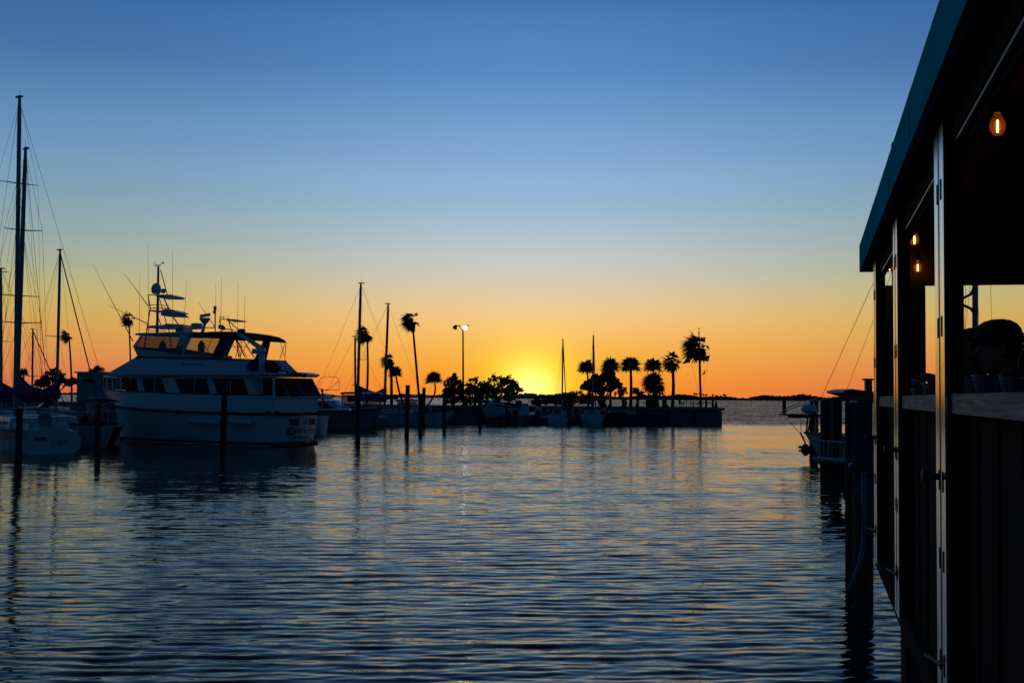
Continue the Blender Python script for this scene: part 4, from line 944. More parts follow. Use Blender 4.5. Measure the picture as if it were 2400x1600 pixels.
# ---------------------------------------------------------------- low blue house on the left
hp = P(225, 905, 146)
t = thing('boat_house', 'low flat-roofed blue-grey house with two dark windows behind the yacht bow', 'house', (hp.x, hp.y, 0))
xa, xb = to_local(t, P(180, 900, 146)).x, to_local(t, P(320, 900, 146)).x; zt_, zb_ = P(200, 874, 146).z, SPIT_Z - .05
bl = mat('blue_grey_siding', (.20, .28, .32), .7, var=.12, stretch=(1, 1, 14), scale=3)
MB().box(((xa + xb) / 2, 2, (zt_ + zb_) / 2), (xb - xa, 4, zt_ - zb_)).build('wall', bl, t)
MB().box(((xa + xb) / 2, 2, zt_ + .09), (xb - xa + .5, 4.5, .16)).build('roof', offwhite, t)
for x0, x1 in ((191, 222), (240, 268), (285, 310)):
    a, b_ = to_local(t, P(x0, 887, 146)), to_local(t, P(x1, 896, 146)); w_ = MB().box(((a.x + b_.x) / 2, -.02, (a.z + b_.z) / 2), (b_.x - a.x, .06, a.z - b_.z)).build('window', glass, t)
    MB().box(((a.x + b_.x) / 2, -.06, a.z + .06), (b_.x - a.x + .2, .06, .1)).build('frame', offwhite, w_)
MB().box(((xa + xb) / 2, -.5, SPIT_Z + .45), (xb - xa, .1, .12)).box((xa + .2, -.5, SPIT_Z + .2), (.1, .1, .5)).box((xb - .2, -.5, SPIT_Z + .2), (.1, .1, .5)).build('railing', offwhite, t)
# ---------------------------------------------------------------- floodlight mast, flagpole and furniture on the spit
def floodlight():
    p = P(1086, 945, 130); p.z = SPIT_Z
    t = thing('floodlight_mast', 'tall floodlight mast on the spit, its right-hand lamp lit white', 'floodlight', p)
    top = to_local(t, P(1085, 771, 130))
    q = MB().tube([(0, 0, 0), (top.x * .5, 0, top.z * .5), top], [.11, .09, .07], 8); q.lathe((0, 0, 0), [(.22, 0), (.22, .12), (.12, .2)], 10); q.build('mast', blackm, t)
    q = MB().tube([top + Vector((0, 0, -.15)), top + Vector((-.2, 0, .05)), top + Vector((-.34, 0, .18)), top + Vector((-.36, 0, .34))], .03, 6); q.box(top + Vector((-.5, 0, .34)), (.42, .12, .1)); q.build('bracket', blackm, t)
    q = MB().tube([top + Vector((0, 0, -.15)), top + Vector((.12, 0, .1)), top + Vector((.28, -.05, .34))], .03, 6); q.box(top + Vector((.48, 0, .36)), (.28, .12, .09)); q.build('bracket', blackm, t)
    lamp = mat('floodlight_glow', (1, 1, .9), .3, emit=(1, .97, .88), estr=9.0)
    for (px, py), lit in (((1067, 766), False), ((1090, 767), True)):
        c = to_local(t, P(px, py, 130)); ax = Vector((-.3, -.5, -.8)) if not lit else Vector((.05, -.9, -.35))
        h = MB().lathe(c, [(.07, -.22), (.14, -.16), (.24, .12), (.245, .16)], 12, axis=ax).build('lamp_housing', blackm, t)
        MB().lathe(c, [(.02, .175), (.20, .17), (.22, .165), (.02, .185)] if not lit else [(.02, .19), (.16, .21), (.22, .17), (.10, .165)], 12, axis=ax).build('lamp_lens', lamp if lit else glass, h)
floodlight()
def flag(t, name, c0, c1, c2, c3, m, n=8, wav=.06):
    """cloth between four corners: hoist top, hoist bottom, fly bottom, fly top"""
    q = MB(); a, b_, c_, d_ = [to_local(t, P(*p, 128)) for p in (c0, c1, c2, c3)]; rows = []
    for i in range(n + 1):
        u = i / n; w = Vector((0, wav * math.sin(u * 7) * u ** .5, .5 * wav * math.sin(u * 5)))
        rows.append([a.lerp(d_, u) + w, a.lerp(d_, u).lerp(b_.lerp(c_, u), .5) + w * .8, b_.lerp(c_, u) + w])
    q.loft(rows, False, False, False); return q.build(name, m, t, True)
def flagpole():
    p = P(1642, 953, 128); p.z = SPIT_Z
    t = thing('flagpole', 'nautical flagpole with a yardarm flying two flags and two pennants', 'flagpole', p)
    def Q(x, y): return to_local(t, P(x, y, 128))
    q = MB().tube([(0, 0, 0), Q(1641, 860), Q(1638, 776)], [.10, .085, .05], 8); q.build('pole', dark, t)
    MB().tube([Q(1638, 776), Q(1638, 771)], .02, 5).ball(Q(1638, 769.5), .07, 8).build('finial', blackm, t)
    MB().tube([Q(1617, 829), Q(1664, 827.5)], .025, 6).build('yardarm', blackm, t)
    for a, b_ in (((1617, 829), (1637, 920)), ((1664, 828), (1645, 925))): MB().tube([Q(*a), Q(*b_)], .008, 4).build('halyard', wire, t)
    flag(t, 'flag', (1632, 816), (1627, 833), (1611, 835), (1608, 823), mat('dark_striped_flag', (.10, .07, .11), .8, var=.4, scale=4, stretch=(.5, .5, 6)))
    flag(t, 'pennant', (1615, 837), (1618, 850), (1600, 852), (1600, 851), mat('green_pennant', (.02, .05, .045), .8))
    fl = flag(t, 'flag', (1664, 832), (1660, 848), (1644, 844), (1643.5, 839), mat('white_flag', (.34, .30, .40), .8))
    rm_ = mat('red_cross_cloth', (.35, .02, .05), .8)
    for a, b_ in (((1663, 833), (1645, 844)), ((1660, 847), (1645, 839.5))):
        A, B_ = Q(*a), Q(*b_); d = (B_ - A); w = Vector((0, 0, .07)); MB().prism([A + w + Vector((0, -.07, 0)), B_ + w + Vector((0, -.10, 0)), B_ - w + Vector((0, -.10, 0)), A - w + Vector((0, -.07, 0))], (0, -.01, 0)).build('diagonal_cross_band', rm_, fl)
    flag(t, 'pennant', (1654, 866), (1651, 878), (1645, 877.5), (1645.5, 876.5), mat('black_pennant', (.012, .012, .014), .8))
flagpole()

# ---------------------------------------------------------------- people: one skinned surface each
def skinned(name, joints, edges, parent, mats, mat_of, sub=2):
    me = bpy.data.meshes.new(name); me.from_pydata([j[0] for j in joints], edges, []); o = bpy.data.objects.new(name, me); C.objects.link(o)
    o.modifiers.new('s', 'SKIN'); o.modifiers.new('d', 'SUBSURF').levels = sub
    for i, j in enumerate(joints):
        r = j[1]; me.skin_vertices[0].data[i].radius = (r, r) if not isinstance(r, tuple) else r
    me.skin_vertices[0].data[0].use_root = True
    bpy.context.view_layer.update()
    m2 = bpy.data.meshes.new_from_object(o.evaluated_get(bpy.context.evaluated_depsgraph_get())); bpy.data.objects.remove(o)
    m2.materials.clear()
    for m in mats: m2.materials.append(m)
    for p in m2.polygons: p.use_smooth = True; p.material_index = mat_of(p.center)
    return m2
HEAD = [(-.125, .055, -.075, .052), (-.10, .075, -.08, .058), (-.07, .088, -.085, .066), (-.04, .092, -.092, .071), (-.01, .093, -.098, .074), (.03, .090, -.102, .077), (.07, .086, -.100, .076), (.10, .070, -.088, .066), (.122, .042, -.060, .045), (.132, .010, -.022, .018)]
def head_mesh(b, c, yaw=0.0, tilt=0.0, s=1.0, mi=0, grow=0.0):
    """head with brow, nose, lips, chin and ears; faces +x before yaw"""
    m = Matrix.Rotation(yaw, 3, 'Z') @ Matrix.Rotation(tilt, 3, 'Y'); c = Vector(c); rings = []; n = 16
    nose = {2: .004, 3: .020, 4: .026, 5: .010}; lip = {1: .006, 2: .004}
    for i, (z, fx, bx, hw) in enumerate(HEAD):
        ring = []
        for k in range(n):
            a = 2 * math.pi * k / n; cx, sy = math.cos(a), math.sin(a)
            x = (fx if cx > 0 else -bx) * cx; y = hw * sy
            if k == 0: x += nose.get(i, 0) + lip.get(i, 0) + (.004 if i == 6 else 0)
            if k in (1, n - 1): x += (lip.get(i, 0) * .5) - (.006 if i == 5 else 0)
            ring.append(c + m @ (Vector((x * (1 + grow), y * (1 + grow), z * (1 + grow))) * s))
        rings.append(ring)
    b.loft(rings, True, True, True, mi)
    for sg in (1, -1):
        b.ball(c + m @ (Vector((-.012, sg * .078, -.005)) * s), (.022 * s, .012 * s, .034 * s), 8, mi)
        b.ball(c + m @ (Vector((.078, sg * .030, .028)) * s), .012 * s, 6, mi)
    return m
def hair_mesh(b, c, m, s=1.0, cap=True):
    rings = []; n = 16; c = Vector(c)
    for i, (z, fx, bx, hw) in enumerate(HEAD):
        if i < 3: continue
        ring = []
        for k in range(n):
            a = 2 * math.pi * k / n; cx, sy = math.cos(a), math.sin(a); g = 1.10 + .015 * math.sin(5 * k + i)
            x = ((fx if cx > 0 else -bx) * cx) * g; y = hw * sy * g
            if i < 7 and cx > .25: x = .02 * cx
            ring.append(c + m @ (Vector((x, y, z * 1.07 + (.008 if i > 6 else 0))) * s))
        rings.append(ring)
    b.loft(rings)
def hand(b, w, d, up, s=1.0, mi=0, curl=.5):
    """palm with four unequal bent fingers and a thumb from the side of the palm; w wrist, d pointing along the hand"""
    w, d, up = Vector(w), Vector(d).normalized(), Vector(up).normalized(); side = d.cross(up).normalized(); up = side.cross(d)
    rings = [[w + d * (l * s) + side * (x * wd * s) + up * (z * th * s) for x, z in ((-1, -.6), (-.5, -1), (.5, -1), (1, -.6), (1, .6), (.5, 1), (-.5, 1), (-1, .6))] for l, wd, th in ((-.02, .026, .018), (.02, .034, .016), (.06, .042, .014), (.095, .040, .011))]
    b.loft(rings, mi=mi)
    for k, (o_, ln) in enumerate(((-.031, .068), (-.010, .078), (.011, .073), (.031, .058))):
        p0 = w + d * (.09 * s) + side * (o_ * s); a1 = (d - up * curl * .5).normalized(); a2 = (d - up * curl * 1.6).normalized()
        b.tube([p0, p0 + a1 * ln * .5 * s, p0 + a1 * ln * .5 * s + a2 * ln * .5 * s], [.0095 * s, .009 * s, .007 * s], 6, mi)
    p0 = w + d * (.03 * s) - side * (.032 * s); a1 = (d - side * .9).normalized(); b.tube([p0, p0 + a1 * .04 * s, p0 + (a1 * .04 + (d - side * .1 - up * .3).normalized() * .035) * s], [.012 * s, .0105 * s, .008 * s], 6, mi)

def person(label, loc, rz, pose, shirt, pants, hairc, s=1.0, group=None, hat=False, cat='person', detail=True, head_yaw=0.0, head_tilt=0.0):
    """pose: dict of joints in a frame that faces +x, feet on z = 0"""
    t = thing('person', label, cat, loc, rz, group)
    J = dict(pelvis=(0, 0, .95), belly=(0, 0, 1.10), chest=(.01, 0, 1.32), neck=(.0, 0, 1.48), nk2=(.015, 0, 1.56),
             hipL=(0, .10, .92), kneeL=(.02, .11, .50), ankL=(-.02, .11, .09), toeL=(.14, .12, .035), hipR=(0, -.10, .92), kneeR=(.02, -.11, .50), ankR=(-.02, -.11, .09), toeR=(.14, -.12, .035),
             shL=(.0, .185, 1.42), elL=(-.03, .24, 1.14), wrL=(.06, .24, .90), shR=(.0, -.185, 1.42), elR=(-.03, -.24, 1.14), wrR=(.06, -.24, .90))
    J.update(pose); n2 = J['nk2']; J['hd'] = (n2[0] + .015, n2[1], n2[2] + .10)
    rad = dict(pelvis=(.15, .12), belly=(.155, .125), chest=(.175, .135), neck=.078, nk2=.066, hd=.055, hipL=.095, kneeL=.062, ankL=.042, toeL=.035, hipR=.095, kneeR=.062, ankR=.042, toeR=.035, shL=.068, elL=.046, wrL=.032, shR=.068, elR=.046, wrR=.032)
    names = list(J); ix = {k: i for i, k in enumerate(names)}
    E_ = [('pelvis', 'belly'), ('belly', 'chest'), ('chest', 'neck'), ('neck', 'nk2'), ('nk2', 'hd')] + [(a + d, b_ + d) for d in 'LR' for a, b_ in (('hip', 'knee'), ('knee', 'ank'), ('ank', 'toe'), ('sh', 'el'), ('el', 'wr'))] + [('pelvis', 'hipL'), ('pelvis', 'hipR'), ('chest', 'shL'), ('chest', 'shR')]
    jw = {k: Vector(v) for k, v in J.items()}
    zb_ = jw['belly'].z - .08
    def mo(c):
        if (c - jw['nk2']).length < .07 or (c - jw['hd']).length < .12: return 0
        for d in 'LR':
            if (c - jw['wr' + d]).length < .06: return 0
            if min((c - jw['ank' + d]).length, (c - jw['toe' + d]).length) < .10: return 3
        dl_ = min((c - jw[k]).length for k in ('hipL', 'hipR', 'kneeL', 'kneeR', 'ankL', 'ankR', 'pelvis')); du = min((c - jw[k]).length for k in ('belly', 'chest', 'shL', 'shR', 'elL', 'elR'))
        return 2 if dl_ < du else 1
    me = skinned('body', [(tuple(jw[k] * 1.0), rad[k]) for k in names], [(ix[a], ix[b_]) for a, b_ in E_], t, [skin, shirt, pants, black], mo)
    bm = bmesh.new(); bm.from_mesh(me)
    b = MB(); hc = jw['nk2'] + Vector((.02, 0, .105)); m = head_mesh(b, hc, head_yaw, head_tilt)
    for d in 'LR':
        dv = jw['wr' + d] - jw['el' + d]; hand(b, jw['wr' + d], dv, Vector((0, 0, 1)) if abs(dv.normalized().z) < .8 else Vector((1, 0, 0)), 1.0, 0, .7)
    hm = bpy.data.meshes.new('h'); hm.from_pydata([tuple(v) for v in b.v], [], b.f); bm.from_mesh(hm)
    bmesh.ops.recalc_face_normals(bm, faces=bm.faces); bm.to_mesh(me); bm.free()
    for p in me.polygons: p.use_smooth = True
    o = bpy.data.objects.new('body', me); C.objects.link(o); o.parent = t
    h = MB(); hair_mesh(h, hc, m); h.build('hair', hairc, t, True)
    if hat:
        q = MB(); q.loft([[hc + m @ Vector((.115 * g * math.cos(a), .098 * g * math.sin(a), z)) for a in [2 * math.pi * k / 16 for k in range(16)]] for z, g in ((.035, 1.0), (.07, 1.02), (.10, .96), (.125, .80), (.142, .55), (.150, .25))])
        q.prism([hc + m @ Vector(p_) for p_ in ((.09, .075, .05), (.16, .06, .045), (.195, .02, .04), (.195, -.02, .04), (.16, -.06, .045), (.09, -.075, .05))], m @ Vector((0, 0, .012))); q.build('cap', hat, t, True)
    return t
cl_dark = mat('dark_cloth', (.02, .022, .03), .9, var=.2, scale=12, bump=.3)
cl_blue = mat('denim_cloth', (.05, .07, .11), .9, var=.2, scale=12, bump=.3)
cl_lime = mat('yellow_green_shirt', (.12, .17, .03), .9, var=.15, scale=12)
cl_grey = mat('grey_shirt', (.09, .10, .12), .9, var=.15, scale=12)
hair_d = mat('dark_hair', (.012, .009, .007), .6, var=.3, scale=40)
hair_g = mat('grey_hair', (.09, .085, .08), .7, var=.3, scale=40)

w = P(756, 932, 100)
person('person in yellow-green shirt standing at the rail behind the yacht stern', (w.x, w.y, P(756, 950, 100).z - .52), R(200), {}, cl_lime, cl_dark, hair_d)
def small(name, label, cat, px, Y, rz=0, group=None):
    w = P(px, 951, Y); return thing(name, label, cat, (w.x, w.y, SPIT_Z), rz, group)
t = small('power_pedestal', 'slim dark dock power pedestal left of the straight palm', 'pedestal', 1466, 126.5)
MB().bevbox((0, 0, .40), (.20, .2, .80), .03).build('body', dark, t); MB().lathe((0, 0, .80), [(.15, 0), (.15, .05), (.05, .13)], 10).build('cap', dark, t); MB().bevbox((.14, 0, .42), (.12, .16, .2), .02).build('hose_bracket', blackm, t)
t = small('channel_marker', 'dark cone-shaped marker at the right end of the spit', 'marker', 1678, 125.6)
MB().lathe((0, 0, 0), [(.26, 0), (.26, .05), (.20, .06), (.07, .68), (.05, .74)], 12).build('cone', dark, t); MB().ball((0, 0, .78), .08, 8).build('knob', dark, t)
SIT = dict(pelvis=(0, 0, .50), belly=(-.03, 0, .66), chest=(-.05, 0, .88), neck=(-.04, 0, 1.05), nk2=(-.02, 0, 1.13), hipL=(.02, .10, .48), kneeL=(.44, .11, .50), ankL=(.42, .11, .09), toeL=(.58, .12, .04), hipR=(.02, -.10, .48), kneeR=(.44, -.11, .50), ankR=(.42, -.11, .09), toeR=(.58, -.12, .04),
           shL=(-.05, .185, .98), elL=(.0, .25, .72), wrL=(.24, .20, .60), shR=(-.05, -.185, .98), elR=(.0, -.25, .72), wrR=(.24, -.20, .60))
def deck_chair(label, px, Y, rz):
    t = small('deck_chair', label, 'chair', px, Y, rz, 'slatted chairs on the spit')
    for k in range(5): MB().box((-.20 + k * .11, 0, .36 + k * .02), (.09, .56, .03), ry=-.18).build('seat_slat', teak, t)
    for k in range(5): MB().box((-.34, -.22 + k * .11, .66 - .01 * abs(k - 2) ** 2), (.03, .09, .66 - .03 * abs(k - 2)), ry=-.30).build('back_slat', teak, t)
    for sg in (1, -1):
        MB().box((.28, sg * .30, .29), (.05, .05, .58)).build('leg', teak, t); MB().box((-.22, sg * .30, .25), (.05, .05, .50), ry=.2).build('leg', teak, t)
        MB().box((.02, sg * .33, .59), (.72, .12, .03)).build('armrest', teak, t)
deck_chair('left slatted chair facing the bay on the spit', 1600, 126.5, R(20))
deck_chair('right slatted chair beside the flagpole foot', 1631, 126.5, R(160))
for px, h, lab in ((1655, .95, 'rope barrier post nearest the flagpole'), (1670.5, 1.02, 'rope barrier post farther from the flagpole')):
    t = small('bollard', lab, 'post', px, 126.2, 0, 'rope barrier posts'); MB().lathe((0, 0, 0), [(.11, 0), (.10, h - .12), (.12, h - .1), (.12, h - .04), (.06, h)], 10).build('post', wood_pile, t); MB().tube([(.10 * math.cos(a), .12 * math.sin(a), h * .68) for a in [k * .7 for k in range(10)]], .03, 5).build('rope_collar', teak, t)
a, b_ = P(1655, 940, 126.2), P(1670.5, 940, 126.2); c0 = P(1643, 938, 127)
t = MB(); 
for A, B_ in ((c0, a), (a, b_)): t.tube([A.lerp(B_, k / 8) + Vector((0, 0, -.22 * math.sin(math.pi * k / 8))) for k in range(9)], .035, 6)
tag(t.build('barrier_rope', teak), 'thick rope slung between the barrier posts by the flagpole', 'rope')
t = small('railing', 'low metal railing between the two slatted chairs', 'railing', 1618, 125.6)
for x in (-.35, .0, .35): MB().tube([(x, 0, 0), (x, 0, .78)], .025, 6).build('post', blackm, t)
for z in (.45, .76): MB().tube([(-.6, 0, z), (.6, 0, z)], .02, 6).build('bar', blackm, t)
t = small('utility_cabinet', 'dark metal utility cabinet between the thick palm and the bent palm', 'cabinet', 1557, 126)
MB().bevbox((0, 0, .36), (.44, .4, .72), .03).build('body', dark, t); MB().box((0, 0, .75), (.50, .46, .05)).build('lid', dark, t); MB().bevbox((.30, 0, .17), (.16, .3, .34), .02).build('meter_box', dark, t); MB().box((.1, -.21, .4), (.03, .02, .14)).build('handle', steel, t)
t = small('litter_bin', 'small litter bin left of the red-signed kiosk', 'bin', 1493, 126.5)
MB().lathe((0, 0, 0), [(.12, 0), (.14, .05), (.14, .34)], 12).build('body', dark, t); MB().lathe((0, 0, .34), [(.16, 0), (.16, .03), (.06, .09)], 12).build('lid', blackm, t)
t = small('kiosk', 'small dark kiosk with a red sign beside the thick palm', 'kiosk', 1521, 127.5)
MB().bevbox((0, 0, .50), (.62, .6, 1.0), .03).build('body', dark, t); MB().box((0, 0, 1.04), (.80, .8, .07)).build('roof', dark, t); MB().lathe((.13, -.31, .78), [(.01, -.02), (.17, -.02), (.17, .02), (.01, .02)], 14, axis=(0, -1, 0)).build('red_sign', red, t); MB().tube([(-.35, -.1, .35), (-.62, -.2, .55)], .05, 6).build('spout', dark, t)
t = small('bulletin_frame', 'pale yellow notice board on a frame above the workboat', 'notice board', 1484, 122.8); t.location.z = SPIT_Z
MB().box((0, -.02, -.35), (.40, .05, .70)).build('board', mat('yellow_board', (.35, .32, .05), .6, var=.4, scale=9), t)
for x in (-.24, .24): MB().box((x, 0, -.5), (.06, .08, 1.3)).build('post', wood_pile, t)
t = small('moored_sign_post', 'short post with a pale card near the floodlight mast', 'sign', 1107, 127); MB().tube([(0, 0, 0), (0, 0, .7)], .04, 6).build('post', dark, t); MB().box((0, -.05, .58), (.28, .02, .26)).build('card', offwhite, t)

# ---------------------------------------------------------------- the waterfront restaurant on the right
BA = math.atan2(1898 - 1200, F)                 # the long wall runs away from us at this angle
rest = thing('restaurant_pavilion', 'dark open-sided waterfront restaurant with teal roof edge and aluminium shutter tracks', 'restaurant', (0, 0, 0), math.pi / 2 - BA)
# local frame: x along the wall away from the camera, y to the left (water side); v = -y is into the building
EYE = CAM.z
def rbox(b, u0, u1, v0, v1, z0, z1): return b.box(((u0 + u1) / 2, -(v0 + v1) / 2, EYE + (z0 + z1) / 2), (u1 - u0, abs(v1 - v0), z1 - z0))
def Lr(px, py, Y): return to_local(rest, P(px, py, Y))
teal = mat('teal_metal', (.006, .50, .60), .88, .0, var=.06, scale=2, spec=.0)
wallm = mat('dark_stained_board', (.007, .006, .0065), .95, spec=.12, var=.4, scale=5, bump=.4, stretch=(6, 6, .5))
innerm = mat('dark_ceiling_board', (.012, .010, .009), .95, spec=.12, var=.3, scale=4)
track = mat('brushed_aluminium', (.55, .54, .53), .22, 1.0, var=.12, scale=3, stretch=(40, 40, .7))
frame_d = mat('bronze_frame', (.013, .013, .015), .75, .0, spec=.12, var=.2)
counterm = mat('weathered_counter_wood', (.36, .30, .25), .75, var=.35, scale=5, bump=.5, stretch=(.7, 9, 14))
def restaurant():
    U0, U1, VW = -7.0, 10.05, .445
    # roof edge: separate teal panels with standing seams
    edges = [-7, -4.6, -2.2, .2, 2.6, 5.0, 6.3, 7.9, U1 - .1]
    for a, b_ in zip(edges[:-1], edges[1:]):
        f = MB(); rbox(f, a + .003, b_ - .003, .37, .40, .955, 1.158); f.build('fascia_panel', teal, rest)
        MB().box((b_, -.3695, EYE + 1.056), (.005, .004, .200)).build('seam', teal, rest)
    f = MB(); rbox(f, U1 - .1, U1 - .07, .372, 6.5, .955, 1.158); f.build('fascia_panel', teal, rest)
    # roof deck above, slightly sloped
    MB().prism([(U0, -.402, EYE + 1.15), (U1 - .12, -.402, EYE + 1.15), (U1 - .12, -.72, EYE + 1.56), (U0, -.72, EYE + 1.56)], (0, 0, -.04)).build('roof_slope', teal, rest)
    MB().prism([(U0, -.72, EYE + 1.56), (U1 - .12, -.72, EYE + 1.56), (U1 - .12, -6.4, EYE + 2.5), (U0, -6.4, EYE + 2.5)], (0, 0, -.05)).build('roof', teal, rest)
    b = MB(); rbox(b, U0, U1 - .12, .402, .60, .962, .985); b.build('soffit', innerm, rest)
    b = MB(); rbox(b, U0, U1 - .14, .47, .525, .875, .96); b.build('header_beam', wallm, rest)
    for v in (.478, .505):
        b = MB(); rbox(b, U0, U1 - .2, v, v + .010, .862, .8745); b.build('shutter_rail', alu, rest)
    # ceiling boards
    for k in range(20):
        v0 = .62 + k * .29; zc = 1.38 + .13 * k * .29
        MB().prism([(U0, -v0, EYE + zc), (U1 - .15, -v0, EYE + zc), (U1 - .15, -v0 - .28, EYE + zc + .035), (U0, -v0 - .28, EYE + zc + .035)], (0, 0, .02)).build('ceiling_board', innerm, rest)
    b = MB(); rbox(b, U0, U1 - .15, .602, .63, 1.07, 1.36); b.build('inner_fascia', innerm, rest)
    # posts with bright shutter tracks
    for u in (9.10, 6.88, 4.53, 2.15, -.2, -2.6, -5.0):
        p = MB(); rbox(p, u + .005, u + .22, .452, .507, -1.12, .958); rbox(p, u - .015, u + .005, .458, .474, -1.1, .955); rbox(p, u - .015, u + .005, .488, .503, -1.1, .955)
        po = p.build('post', frame_d, rest)
        q = MB(); rbox(q, u - .02, u + .30, .441, .449, -1.12, .955); tr_ = q.build('shutter_track', track, po)
        g = MB(); rbox(g, u + .135, u + .143, .4385, .4405, -1.1, .95); g.build('track_groove', frame_d, po)
        for z in (.72, .25, -.55, -.28, -.9):
            for du in (.05, .17):
                s_ = MB(); rbox(s_, u + du, u + du + .022, .438, .4405, z - .035, z + .035); s_.build('slot', black, po)
        for z in (-.265,):
            MB().lathe((u + .12, -.435, EYE + z), [(.012, 0), (.012, .03), (.024, .03), (.024, .055), (.01, .06)], 10, axis=(0, 1, 0)).build('knob', black, po)
        MB().tube([(u + .12, -.44, EYE - .91), (u + .30, -.40, EYE - .91)], .009, 6).build('catch_rod', black, po)
    # counter boards
    e2 = [-7, -4.2, -1.6, .9, 3.55, 6.4, 9.9]
    for a, b_ in zip(e2[:-1], e2[1:]):
        k = MB(); rbox(k, a + .004, b_ - .004, .458 + .004 * ((a * 7) % 2), .60, -.046, .018); k.build('counter_board', counterm, rest)
        k = MB(); rbox(k, a + .004, b_ - .004, .604, .80, -.046, .018); k.build('counter_board', counterm, rest)
    # low wall of upright boards, deck, skirt and piles
    u = U0; i = 0
    while u < U1 - .2:
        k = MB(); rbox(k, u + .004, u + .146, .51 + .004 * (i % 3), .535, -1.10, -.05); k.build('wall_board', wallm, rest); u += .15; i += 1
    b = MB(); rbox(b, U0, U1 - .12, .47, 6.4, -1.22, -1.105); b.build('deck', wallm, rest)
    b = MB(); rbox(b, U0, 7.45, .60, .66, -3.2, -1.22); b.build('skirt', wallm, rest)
    for u in (7.35, 4.6, 1.8, -1, -4): MB().tube([(u, -.62, EYE - 4.2), (u, -.62, EYE - 1.22)], [.15, .14], 12).build('pile', wood_pile, rest)
    for u in (9.7,):
        for v in (2.4, 4.6): MB().tube([(u, -v, EYE - 4.2), (u, -v, EYE - 1.22)], [.14, .13], 12).build('pile', wood_pile, rest)
    # far end wall: corner panel, column, header, sill; open between
    UE = 9.92
    b = MB(); rbox(b, UE - .12, UE, .60, 6.3, .84, 1.9); b.build('end_header', innerm, rest)
    def v_at(px): d = ray(px, 900); m_ = Matrix.Rotation(-(math.pi / 2 - BA), 3, 'Z'); q = m_ @ d; return -(q.y / q.x) * UE
    b = MB(); rbox(b, UE - .10, UE - .02, .50, v_at(2130), -1.1, .84); b.build('end_panel', mat('smoked_vinyl', (.02, .02, .012), .3), rest)
    b = MB(); rbox(b, UE - .16, UE, v_at(2128), v_at(2166), -1.1, .86); b.build('end_column', frame_d, rest)
    b = MB(); rbox(b, UE - .10, UE - .03, v_at(2166), 6.3, -1.1, -.03); b.build('end_wall', wallm, rest)
    b = MB(); rbox(b, UE - .14, UE - .0, v_at(2560), v_at(2640), -.05, .84); b.build('end_column', frame_d, rest)
    b = MB(); rbox(b, U0, U1 - .15, 6.3, 6.4, -1.2, 2.3); b.build('back_wall', innerm, rest)
    b = MB(); rbox(b, U0 - .1, U0, .45, 6.4, -1.2, 2.3); b.build('side_wall', innerm, rest)
    b = MB()                                                             # upper gable of the end wall
    b.prism([(UE - .08, -.42, EYE + .98), (UE - .08, -6.3, EYE + .98), (UE - .08, -6.3, EYE + 2.35), (UE - .08, -.70, EYE + 1.45), (UE - .08, -.42, EYE + 1.10)], (.04, 0, 0)); b.build('end_gable', innerm, rest)
    # coat hooks on the near post
    c = Lr(2262, 690, 4.85)
    q = MB(); q.tube([c + Vector((0, .02, -.02)), c + Vector((0, -.02, .0)), c + Vector((0, -.035, .03))], .006, 6); q.build('coat_hook', black, rest)
    c = Lr(2262, 720, 4.85); q = MB(); q.tube([c + Vector((0, .02, .015)), c + Vector((0, -.02, -.005)), c + Vector((0, -.038, -.03))], .006, 6); q.build('coat_hook', black, rest)
restaurant()

# hanging filament bulbs
glow = mat('bulb_filament', (1, .6, .2), .4, emit=(1.0, .52, .16), estr=26.0)
bulbg = mat('amber_bulb_glass', (.14, .06, .012), .08, trans=.86, tcol=(1.0, .74, .42), emit=(1.0, .30, .04), estr=.13)
def bulb(label, px, py, Y, s=1.0):
    c = P(px, py, Y); t = thing('hanging_bulb', label, 'light bulb', c, 0, 'filament bulbs under the roof')
    MB().lathe((0, 0, 0), [(.004, -.040 * s), (.018 * s, -.036 * s), (.030 * s, -.016 * s), (.032 * s, .004 * s), (.026 * s, .026 * s), (.016 * s, .046 * s), (.013 * s, .056 * s)], 16).build('glass', bulbg, t, True)
    MB().tube([(0, 0, -.026 * s), (0, 0, .024 * s)], .0036 * s, 6).build('filament', glow, t)
    MB().lathe((0, 0, .055 * s), [(.014 * s, 0), (.016 * s, .01), (.016 * s, .05 * s), (.006, .06 * s)], 10).build('socket', black, t)
    MB().tube([(0, 0, .10 * s), (0, 0, .30 * s)], .004, 5).build('cord', black, t)
    ld = bpy.data.lights.new('bulb_light', 'POINT'); ld.energy = .55 * s; ld.color = (1.0, .42, .12); ld.shadow_soft_size = .02
    lo_ = bpy.data.objects.new('bulb_light', ld); C.objects.link(lo_); lo_.parent = t; lo_.location = (0, 0, 0)
bulb('large glowing filament bulb nearest us, upper right', 2338, 296, 5.5, 1.05)
bulb('glowing filament bulb between the two nearer posts, upper one', 2143, 562, 8.6, 1.0)
bulb('glowing filament bulb just above the far opening', 2151, 627, 9.3, .9)
bulb('small glowing bulb standing in for a reflection between the two far posts', 2085, 629, 9.45, .62)  # added bulb and light in place of a bulb's reflection in glass
bulb('small glowing bulb standing in for a reflection left of the near post top', 2186, 449, 7.4, .42)  # no bulb hangs here: added to imitate a reflection in the window glass

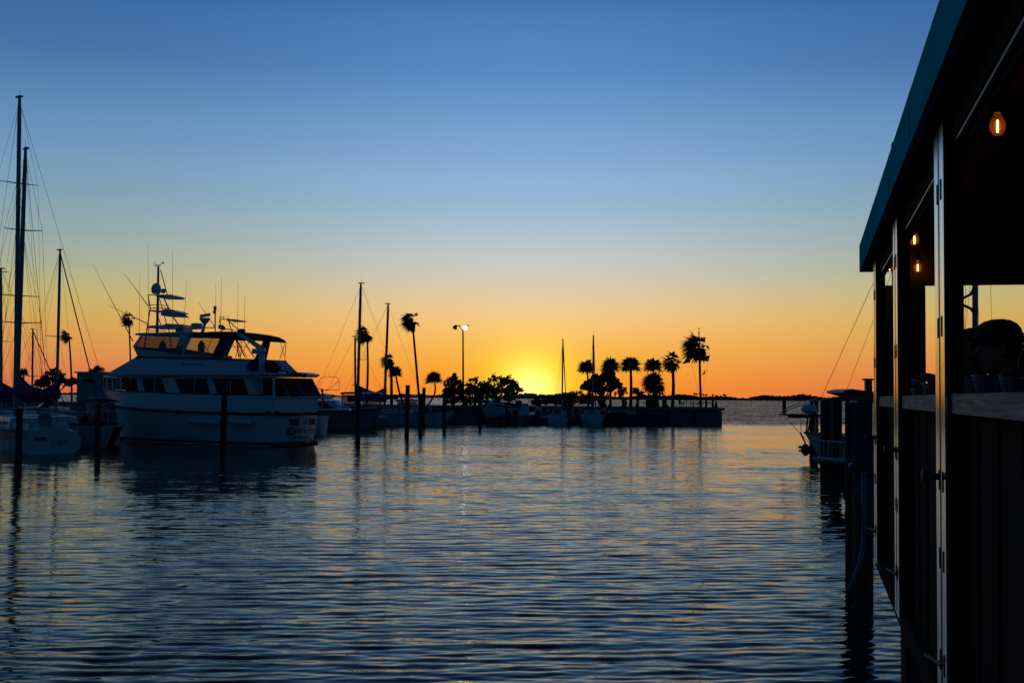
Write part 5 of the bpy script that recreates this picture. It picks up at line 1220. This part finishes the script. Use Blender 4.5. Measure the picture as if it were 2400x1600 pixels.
# people at the counter, cups
DECK = EYE - 1.10
STOOL = dict(SIT); 
def lift(d, dz, **k):
    r_ = {a: (v[0], v[1], v[2] + dz) for a, v in d.items()}; r_.update(k); return r_
def stool(label, loc):
    t = thing('bar_stool', label, 'stool', loc, 0, 'stools at the counter'); MB().lathe((0, 0, .70), [(.02, -.17), (.17, -.17), (.18, -.14), (.17, -.11), (.02, -.10)], 16).build('seat', teak, t)
    for k in range(4):
        a = math.pi / 4 + k * math.pi / 2; MB().tube([(.13 * math.cos(a),   .13 * math.sin(a), .54), (.2 * math.cos(a), .2 * math.sin(a), 0)], .015, 6).build('leg', blackm, t)
    MB().tube([(.175 * math.cos(k * .5236), .175 * math.sin(k * .5236), .25) for k in range(13)], .01, 5).build('foot_ring', steel, t)
fz = math.pi / 2 - BA + math.pi / 2                 # facing the water
w = P(2343, 930, 6.35); stool('bar stool under the nearer seated person', (w.x, w.y, DECK))
LEGS = dict(kneeL=(.27, .16, .66), ankL=(.20, .15, .30), toeL=(.31, .17, .26), kneeR=(.27, -.16, .66), ankR=(.20, -.15, .30), toeR=(.31, -.17, .26))
p1 = lift(SIT, .115, belly=(-.06, 0, .80), chest=(-.06, 0, 1.06), neck=(-.03, 0, 1.22), shL=(-.03, .185, 1.20), shR=(-.03, -.185, 1.20), elL=(.06, .27, .90), wrL=(.26, .16, 1.14), elR=(.06, -.27, .90), wrR=(.26, -.14, 1.14), **LEGS)
person('person in dark clothes and cap seated at the counter, nearer one', (w.x, w.y, DECK), fz, p1, cl_dark, cl_dark, hair_d, hat=cl_dark, head_tilt=.06)
w = P(2276, 930, 7.3); stool('bar stool under the farther seated person', (w.x, w.y, DECK))
p2 = lift(SIT, .125, elL=(.10, .30, .98), wrL=(.27, .14, 1.15), shR=(-.02, -.19, 1.12), elR=(.10, -.50, 1.20), wrR=(.24, -.66, 1.08), **LEGS)
person('person in grey-blue shirt half hidden by the near post, one elbow out over the counter', (w.x, w.y, DECK), fz, p2, cl_grey, cl_dark, hair_d)
cupm = mat('clear_plastic_cup', (.55, .57, .60), .25, trans=.45, tcol=(.86, .88, .90), var=.1)
drink = mat('brown_drink', (.10, .035, .012), .1, trans=.3, tcol=(.7, .35, .15))
def cup(label, px, Y, v=None, h=.12, r=.046, fill=.0):
    d = ray(px, 925); t = thing('plastic_cup', label, 'cup', (0, 0, 0), 0, 'plastic cups on the counter')
    p = CAM + d * (Y / d.y); t.location = (p.x, p.y, EYE + .019)
    MB().lathe((0, 0, 0), [(r * .70, 0), (r * .98, h - .012), (r * 1.06, h - .010), (r * 1.06, h - .003), (r * .96, h - .002), (r * .95, h - .012), (r * .66, .006)], 18).build('body', cupm, t, True)
    for k in range(3): MB().lathe((0, 0, h * (.74 + .07 * k)), [(r * (.92 + .02 * k), 0), (r * (.95 + .02 * k), .003), (r * (.92 + .02 * k), .006)], 18).build('rib', cupm, t)
    if fill: MB().lathe((0, 0, .008), [(r * .62, 0), (r * (.64 + .26 * fill), h * fill)], 14).build('drink', drink, t)
cup('large clear plastic cup on the counter in front of the nearer person', 2311, 4.7, h=.075, r=.047)
cup('clear plastic cup right of the large one', 2368, 4.95, h=.072, r=.042)
cup('clear plastic cup half hidden by the near post', 2270, 5.2, h=.068, r=.040)
cup('clear plastic cup between the two nearer posts, with some drink left', 2183, 6.9, h=.07, r=.045, fill=.5)
cup('dark-filled plastic cup close to the middle post', 2150, 7.6, h=.045, r=.034, fill=.6)
